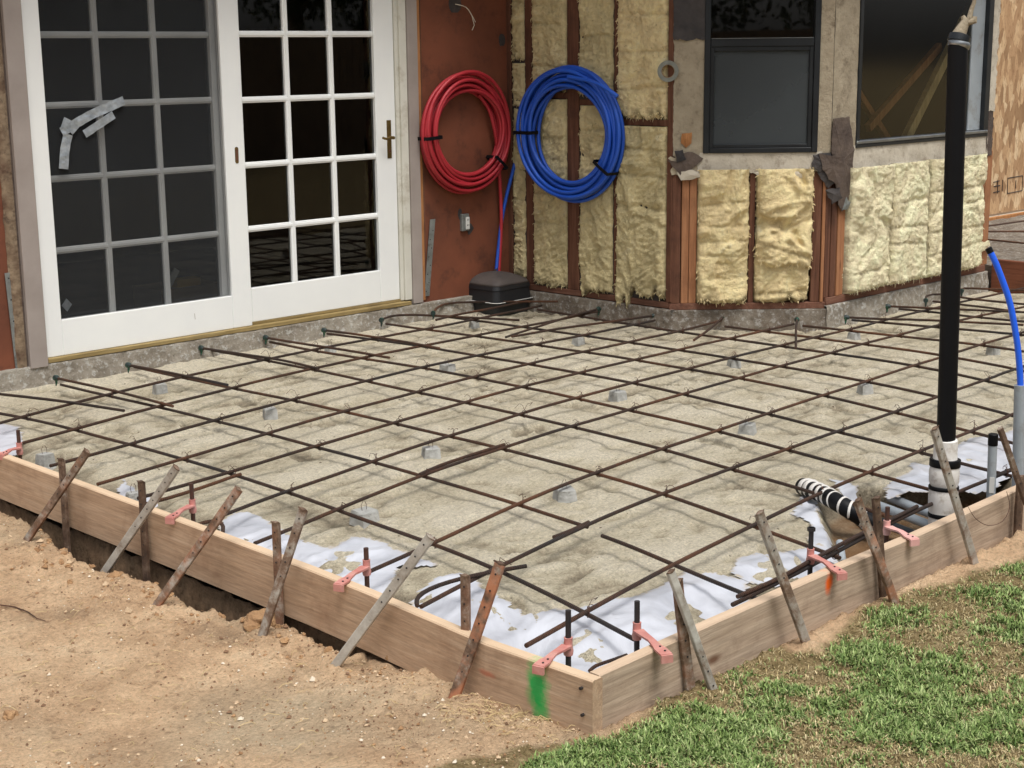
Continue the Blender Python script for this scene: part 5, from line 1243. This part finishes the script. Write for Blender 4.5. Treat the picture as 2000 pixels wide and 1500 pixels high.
ragpoly(F2, [(1780, 318), (1800, 316), (1804, 324), (1786, 328)], .030, 'tar', seed=14, curl=.004)
# window 2
w2 = hb('window', 'alu', [(f2L, f2L+.035, zw2+.012, 2.5, -.05, .02), (f2R-.062, f2R, zw2+.012, 2.5, -.05, .02), (f2L+.0355, f2R-.0755, 2.45, 2.5, -.05, .019)], F2, .003)
hb('bright_sill', 'alu_bright', [(f2L+.002, f2R-.01, zw2+.016, zw2+.036, -.04, .026)], F2, .004, w2)
hb('dark_sill', 'alu', [(f2L, f2R, zw2-.006, zw2+.0155, -.05, .021)], F2, .003, w2)
m = MB(); m.add([F2.p(f2L+.03, zw2+.03, -.02), F2.p(f2R-.07, zw2+.03, -.02), F2.p(f2R-.07, 2.46, -.02), F2.p(f2L+.03, 2.46, -.02)], [(0, 1, 2, 3)]); m.build('glass_pane', 'glass2', w2, fix=False)
# room behind the bay
m = MB(); m.span((7.92, 5.3, .60), (9.80, 8.8, .66)); m.span((7.42, 8.8, .0), (10.4, 8.9, 2.6)); m.span((9.78, 5.3, .6), (9.80, 8.9, 2.7)); m.span((7.9, 5.3, 2.7), (10, 9, 2.74)); m.build('interior_wall', 'room', H)
m = MB(); m.span((7.21, 5.90, .0), (7.3, 8.8, 2.7)); m.build('interior_wall', 'room', H)
def brace(p0, p1, w, mat, d):  # timbers set inside stand in for reflections in the glass
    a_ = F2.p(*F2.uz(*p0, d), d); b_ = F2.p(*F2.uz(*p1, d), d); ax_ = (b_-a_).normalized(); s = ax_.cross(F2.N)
    m = MB(); m.prism([a_-s*w, a_+s*w, b_+s*w, b_-s*w], F2.N*.038); return m.build('reflected_brace', mat, H)
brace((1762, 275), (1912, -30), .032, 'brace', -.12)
brace((1690, 250), (1830, 90), .025, 'edge', -.20)
brace((1735, 282), (1650, 150), .02, 'edge', -.26)
hb('pale_strip', 'pvc', [(F2.u(1890, 150, -.03), F2.u(1915, 150, -.03), zw2+.04, 2.44, -.035, -.012)], F2, 0)  # pale upright strip close behind the glass
# upper wall and eaves above the frame, the overhang added to shade walls and corner
m = MB(); m.span((2.0, 6.65, HT), (7.2, 7.3, HT+.14)); m.span((6.65, 4.75, HT+.001), (10.4, 6.649, HT+.14)); m.span((7.2, 6.65, HT+.002), (10.4, 9.0, HT+.139)); m.build('shade_eaves', 'taupe', H)
# osb part of the house
m = MB(); m.span((10.5, 7.20, .02), (19, 7.24, 3.2)); m.build('osb_sheathing', 'osb', H)
m = MB(); m.span((10.5, 7.13, -.04), (19, 7.2, .0)); m.span((9.85, 7.0, 0), (10.6, 7.2, 2.7)); m.build('osb_base_strip', 'gyp_pale', H)
# stamped mark on the OSB
osw = Wall((0, 7.199, 0), (1, 0, 0), (0, -1, 0))
def ln(p0, p1, r=.004):
    mm.tube([osw.p(*osw.uz(*p0), .002), osw.p(*osw.uz(*p1), .002)], r, 4)
mm = MB()
for p0, p1 in [((1968, 348), (1997, 343)), ((1997, 343), (1996, 372)), ((1996, 372), (1967, 378)), ((1967, 378), (1968, 348)), ((1984, 352), (1983, 368)), ((1948, 352), (1948, 378)), ((1940, 356), (1952, 353)), ((1941, 364), (1953, 362)), ((1940, 376), (1953, 373)), ((1958, 351), (1957, 374))]: ln(p0, p1)
mm.build('grade_stamp', 'boltdark', H)

# far forms beyond the bay
MT['redboard'] = wood('redwood_board', 1, (96, 58, 42), (124, 76, 56), (146, 94, 70))
m = MB(); m.span((9.90, 2.55, -.14), (9.94, 5.135, .156), bev=.003); tag(m.build('step_board', 'redboard'), 'wide redwood board edging the higher bed at the far right', 'board')
p0 = Vector((9.94, 5, .09)); m = MB(); P = []
for i in range(110):
    x = 9.945+i*.06
    P.append([(x, 3.0+j*.06, .10*sstep(11.4, 9.9, x)+.0+.02*sn(x*3, j*.2)+.012*sn(x*11, j*.7)) for j in range(70)])
m.grid(P); struct(m.build('raised_soil', 'conc_dark', smooth='all', fix=False))
q0 = ony0 = onplane(1932, 430, (0, 7.05, 0), Vector((0, 1, 0)))
m = MB(); m.span((10.6, 7.0, q0.z-.04), (18, 7.04, q0.z+.03), bev=.003); tag(m.build('far_form_board', 'edge'), 'orange tan board under the oriented strand wall', 'board')
for k, (a, b, c, d) in enumerate([(1932, 441, 2010, 430), (1932, 452, 2010, 452), (1932, 468, 2010, 476)]):
    zz = p0.z+.06; P0, P1 = at(a, b, zz), at(c, d, zz); m = MB(); m.tube([P0-(P1-P0)*.6, P1+(P1-P0)*.6], .0075, 6); tag(m.build('far_rebar', 'rebar'), ['uppermost', 'middle', 'lowest'][k]+' of the three distant bars beyond the bay corner', 'rebar', 'distant rebar beyond the bay')

# ------------------------------------------------------------------ coils of pipe
def coil(wall, cpx, rz, ru, d, mat, n, seed, tr=.0125, layers=3):
    u0, z0 = wall.uz(*cpx, d); m = MB(); rr = random.Random(seed)
    turns = []
    pts = []
    for k in range(n):
        lay = k % layers; ring = k//layers
        for i in range(48):
            a = i/48*2*math.pi; f = (k+i/48)
            R = 1-(ring*2*tr+tr*1.0)/rz + .012*math.sin(a*2+seed+k)+.006*rr.uniform(-1, 1)*0
            dd = d-.035+lay*tr*1.95 + .006*math.sin(a*3+k*1.3) + .004*math.sin(a+k)
            ph = seed
            pts.append((wall.p(u0+ru*R*math.sin(a)*1.0, z0+rz*R*math.cos(a)+.006*math.sin(a+k*2.1), dd)))
    return u0, z0, pts
def coil_thing(name, label, wall, cpx, rz, ru, d, mat, rings, layers, seed, tr, bands, tail, free=None):
    u0, z0 = wall.uz(*cpx, d)
    t = thing(name, label, 'pipe coil', wall.p(u0, z0-rz, d)); m = MB(); rr = random.Random(seed)
    for ring in range(rings):
        for lay in range(layers):
            ph = rr.uniform(0, 6.28); o1, o2 = rr.uniform(-.018, .018), rr.uniform(-.018, .018); e1 = rr.uniform(.003, .014)
            pts = []
            for i in range(64):
                a = i/64*2*math.pi; rad = ring*2.02*tr+tr
                spread = .55+.45*math.cos(a-.6)
                R1, R2 = ru-rad-.004*lay*math.sin(a+ph), rz-rad-.004*lay*math.cos(a+ph)
                pts.append(wall.p(u0+(R1+e1*math.sin(2*a+ph))*math.sin(a)+o1*.5, z0+(R2+e1*math.sin(2*a+ph))*math.cos(a)+o2*.5, d-layers*tr+lay*tr*2.02+.011*math.sin(a+ph)+.005*math.sin(a*2+ph)))
            m.tube(pts, tr, 10, closed=True)
    m.build('coil_turns', mat, t, smooth='all')
    for a in bands:
        m = MB(); rin, rout = rings*2.02*tr+.006, -.006; P = []
        c1 = wall.p(u0+(ru-rin)*math.sin(a), z0+(rz-rin)*math.cos(a), 0); c2 = wall.p(u0+(ru-rout)*math.sin(a), z0+(rz-rout)*math.cos(a), 0)
        dlo, dhi = d-layers*tr-tr*1.6, d+layers*tr+tr*.8
        loop = [c1+wall.N*dlo, c1+wall.N*dhi, c1.lerp(c2, .5)+wall.N*(dhi+.004), c2+wall.N*dhi, c2+wall.N*dlo]
        tang = (wall.U*math.cos(a)-Vector((0, 0, 1))*math.sin(a))*.011
        V = [p-tang for p in loop]+[p+tang for p in loop]; k = len(loop)
        m.add(V, [(i, (i+1) % k, k+(i+1) % k, k+i) for i in range(k)]); m.build('tape_band', 'black', t)
    for tl in tail:
        m = MB(); m.tube(catmull([wall.p(*wall.uz(a, b, dd), dd) for a, b, dd in tl], .03), tr, 10); m.build('pipe_tail', mat, t, smooth=True)
    return t
coil_thing('red_pipe_coil', 'coil of red flexible pipe hanging on the red wall', W1, (915, 260), .375, .385, .075, 'redpipe', 5, 3, 3, .0115, [-1.62, 2.25], [[(935, 185, .05), (955, 215, .05), (966, 255, .05), (972, 300, .04), (976, 350, .04), (979, 420, .04), (978, 470, .04), (974, 540, .06)]])
coil_thing('blue_pipe_coil', 'coil of blue flexible pipe hanging on the insulated wall', W2, (1110, 262), .415, .43, .085, 'bluepipe', 5, 3, 8, .0125, [-1.57, 2.15], [[(1110, 150, .12), (1150, 158, .13), (1180, 170, .13), (1206, 188, .12)]])
m = MB(); m.tube(catmull([W1.p(*W1.uz(a, b, dd), dd) for a, b, dd in [(1010, 300, .06), (1003, 330, .06), (990, 380, .04), (980, 430, .035), (974, 480, .035), (968, 540, .06)]], .03), .0115, 10)
tag(m.build('blue_pipe_drop', 'bluepipe', smooth=True), 'blue pipe running down the corner behind the black tub', 'water pipe')

# tape roll on a nail
u, z = W2.uz(1305, 139, .03); u1_, z1_ = u, z
m = MB(); C_ = onplane(1305, 139, F1.p(.0, 1.4, .02), CF.normalized()); axr = (F1.N*.8+W2.N*.2).normalized()
def ring(c, ax_, r1, r2, w, sides=36):
    ax_ = ax_.normalized(); a_ = Vector((0, 0, 1)); b_ = ax_.cross(a_).normalized(); a_ = b_.cross(ax_); V = []
    for i in range(sides):
        q = i/sides*6.28318; e = a_*math.cos(q)+b_*math.sin(q)
        V += [c+e*r1-ax_*w, c+e*r2-ax_*w, c+e*r2+ax_*w, c+e*r1+ax_*w]
    return V, [(i*4+k, i*4+(k+1) % 4, ((i+1) % sides)*4+(k+1) % 4, ((i+1) % sides)*4+k) for i in range(sides) for k in range(4)]
t = thing('tape_roll', 'roll of silver duct tape hung on a nail on the corner stud', 'tape roll', C_)
V, Fs = ring(C_, axr, .038, .062, .024); m.add(V, Fs); m.build('tape_winding', simple('grey_tape_side', (104, 106, 100), (132, 134, 126), 30, .5, .2, .002, 60), t, smooth=True)
V, Fs = ring(C_, axr, .035, .0378, .0245); m = MB(); m.add(V, Fs); m.build('cardboard_core', 'card', t, smooth=True)
m = MB(); m.tube([C_-axr*.06+Vector((0, 0, .034)), C_+axr*.03+Vector((0, 0, .034))], .0025, 6); m.build('nail', 'boltdark', t)

# black tub in the corner
tc = at(966, 606, -.06); tc = Vector((6.88, 6.86, -.066))
def rsq(w, r, n=6):
    out = []
    for k in range(4):
        cx, cy = [(1, 1), (-1, 1), (-1, -1), (1, -1)][k]
        for i in range(n+1):
            a = math.pi/2*(k+i/n); out.append((cx*(w-r)+r*math.cos(a), cy*(w-r)+r*math.sin(a)))
    return out
def loft(levels, rot, c):
    m = MB(); V = []; n = None
    for (w, r, z) in levels:
        pr = rsq(w, r); n = len(pr)
        for x, y in pr: V.append(c+Vector((x*math.cos(rot)-y*math.sin(rot), x*math.sin(rot)+y*math.cos(rot), z)))
    L = len(levels); m.add(V, [(i*n+k, i*n+(k+1) % n, (i+1)*n+(k+1) % n, (i+1)*n+k) for i in range(L-1) for k in range(n)]+[tuple(range(n))[::-1], tuple((L-1)*n+k for k in range(n))]); return m
px_tub = at(968, 600, -.04)
tw = .5*(at(1033, 560, 0)-at(903, 560, 0)).length
t = thing('plastic_tub', 'upturned black plastic tub with dusty domed top in the wall corner', 'tub', (px_tub.x, px_tub.y, -.066))
tc = Vector((px_tub.x, px_tub.y, -.066))
W_ = .180; rot = .04
loft([(W_*.90, .04, 0), (W_*.93, .04, .075)], rot, tc).build('tub_base', 'tub', t, smooth=True)
loft([(W_*1.0, .05, .0755), (W_*1.04, .05, .080), (W_*1.04, .05, .088), (W_*.99, .05, .092)], rot, tc).build('tub_rim', 'tub', t, smooth=True)
loft([(W_*.985, .045, .0925), (W_*.95, .045, .165), (W_*.975, .045, .168), (W_*.95, .045, .192)], rot, tc).build('tub_wall', 'tub', t, smooth=True)
loft([(W_*.95, .045, .1925), (W_*.91, .05, .208), (W_*.82, .055, .224), (W_*.66, .055, .240), (W_*.42, .045, .256), (W_*.12, .018, .266)], rot, tc).build('tub_top', 'tubtop', t, smooth='all')
m = MB(); m.tube([tc+Vector((0, 0, .262)), tc+Vector((.006, 0, .276)), tc+Vector((.018, -.004, .281))], [.008, .006, .003], 8); m.build('tub_knob', 'boltdark', t)
m = MB(); pr = rsq(W_*1.05, .05); m.tube([tc+Vector((x*math.cos(rot)-y*math.sin(rot), x*math.sin(rot)+y*math.cos(rot), .09)) for x, y in pr], .0022, 4, closed=True); m.build('tie_wire', 'paperw', t)

# ------------------------------------------------------------------ yard behind the viewer: a board fence, mirrored in the glass
t = thing('wooden_fence', 'dark board fence across the yard mirrored in the glass doors', 'fence', (4, -7, -.16))
m = MB(); x = -14.0
while x < 22: w = .14; m.span((x, -7.02, -.2), (x+w, -7.0, 1.9+.02*sn(x, 2)), bev=.002); x += w+.012
m.build('fence_boards', 'fence', t)
m = MB(); m.span((-14, -7.06, .3), (22, -7.021, .39)); m.span((-14, -7.06, 1.5), (22, -7.021, 1.59)); m.build('fence_rails', 'fence', t)
rs = random.Random(21)
def tree(x, y, h, label):  # unseen trees, added so the glass reflects something dark
    t = thing('reflection_tree', label, 'tree', (x, y, -.16), 'trees added beyond the fence')
    m = MB(); m.tube([(x, y, -.2), (x+.1, y, h*.3), (x-.1, y+.1, h*.7)], [.22, .16, .06], 10)
    for k in range(7):
        a = rs.uniform(0, 6.28); z = h*rs.uniform(.3, .6); m.tube([(x, y, z), (x+math.cos(a)*1.0, y+math.sin(a)*1.0, z+h*.18)], [.07, .02], 6)
    m.build('trunk', 'fence', t, smooth=True)
    V = []; Fc = []
    cl = [(Vector((rs.gauss(0, 1.3), rs.gauss(0, 1.0), h*rs.uniform(.35, 1.0))), rs.uniform(.5, 1.0)) for _ in range(26)]
    for c, r in cl:
        for _ in range(260):
            d = Vector((rs.gauss(0, 1), rs.gauss(0, 1), rs.gauss(0, 1))).normalized()*r*rs.uniform(.6, 1.0); p = Vector((x, y, 0))+c+d
            a, b_ = Vector((rs.gauss(0, 1), rs.gauss(0, 1), rs.gauss(0, 1))).normalized()*.09, Vector((rs.gauss(0, 1), rs.gauss(0, 1), rs.gauss(0, 1))).normalized()*.05
            i = len(V); V += [p-a, p+b_, p+a, p-b_]; Fc.append((i, i+1, i+2, i+3))
    m = MB(); m.v = V; m.f = Fc; m.mi = [0]*len(Fc); m.build('crown', MT.setdefault('leaf', simple('leaf_green', (58, 72, 46), (92, 104, 70), 3, .7, .1, .001, 9)), t, fix=False)
for k, (x, h) in enumerate([(-9, 5.5), (-4.5, 6.5), (0, 5.6), (4, 6.6), (8.5, 5.8), (13, 6.4), (18, 5.6)]):
    tree(x, -9.0+rs.uniform(-.6, .6), h, '%s added tree from the left end of the yard fence seen from the doors' % ORD[k])

# ------------------------------------------------------------------ light
w = bpy.data.worlds.new('World'); sc.world = w; w.use_nodes = True; nt = w.node_tree; bg = nt.nodes['Background']
sky = nt.nodes.new('ShaderNodeTexSky'); sky.sky_type = 'NISHITA'; sky.sun_disc = False
EL, AZ = math.radians(66), math.radians(200)
sky.sun_elevation = EL; sky.sun_rotation = AZ; sky.air_density = 1.0; sky.dust_density = 4.0; sky.ozone_density = 1.0
hs = nt.nodes.new('ShaderNodeHueSaturation'); hs.inputs['Saturation'].default_value = .22
nt.links.new(sky.outputs[0], hs.inputs['Color']); nt.links.new(hs.outputs[0], bg.inputs['Color']); bg.inputs['Strength'].default_value = .17
sun = bpy.data.lights.new('sun', 'SUN'); sun.energy = 2.4; sun.angle = math.radians(24); sun.color = (1, .96, .9)
so = bpy.data.objects.new('sun', sun); COL.objects.link(so)
sd = Vector((math.sin(AZ)*math.cos(EL), math.cos(AZ)*math.cos(EL), math.sin(EL)))      # towards the sun
so.rotation_euler = sd.to_track_quat('Z', 'Y').to_euler(); so.location = (0, 0, 8)
sc.view_settings.view_transform = 'Standard'; sc.view_settings.look = 'None'; sc.view_settings.exposure = 0
sc.cycles.max_bounces = 8; sc.cycles.transparent_max_bounces = 12
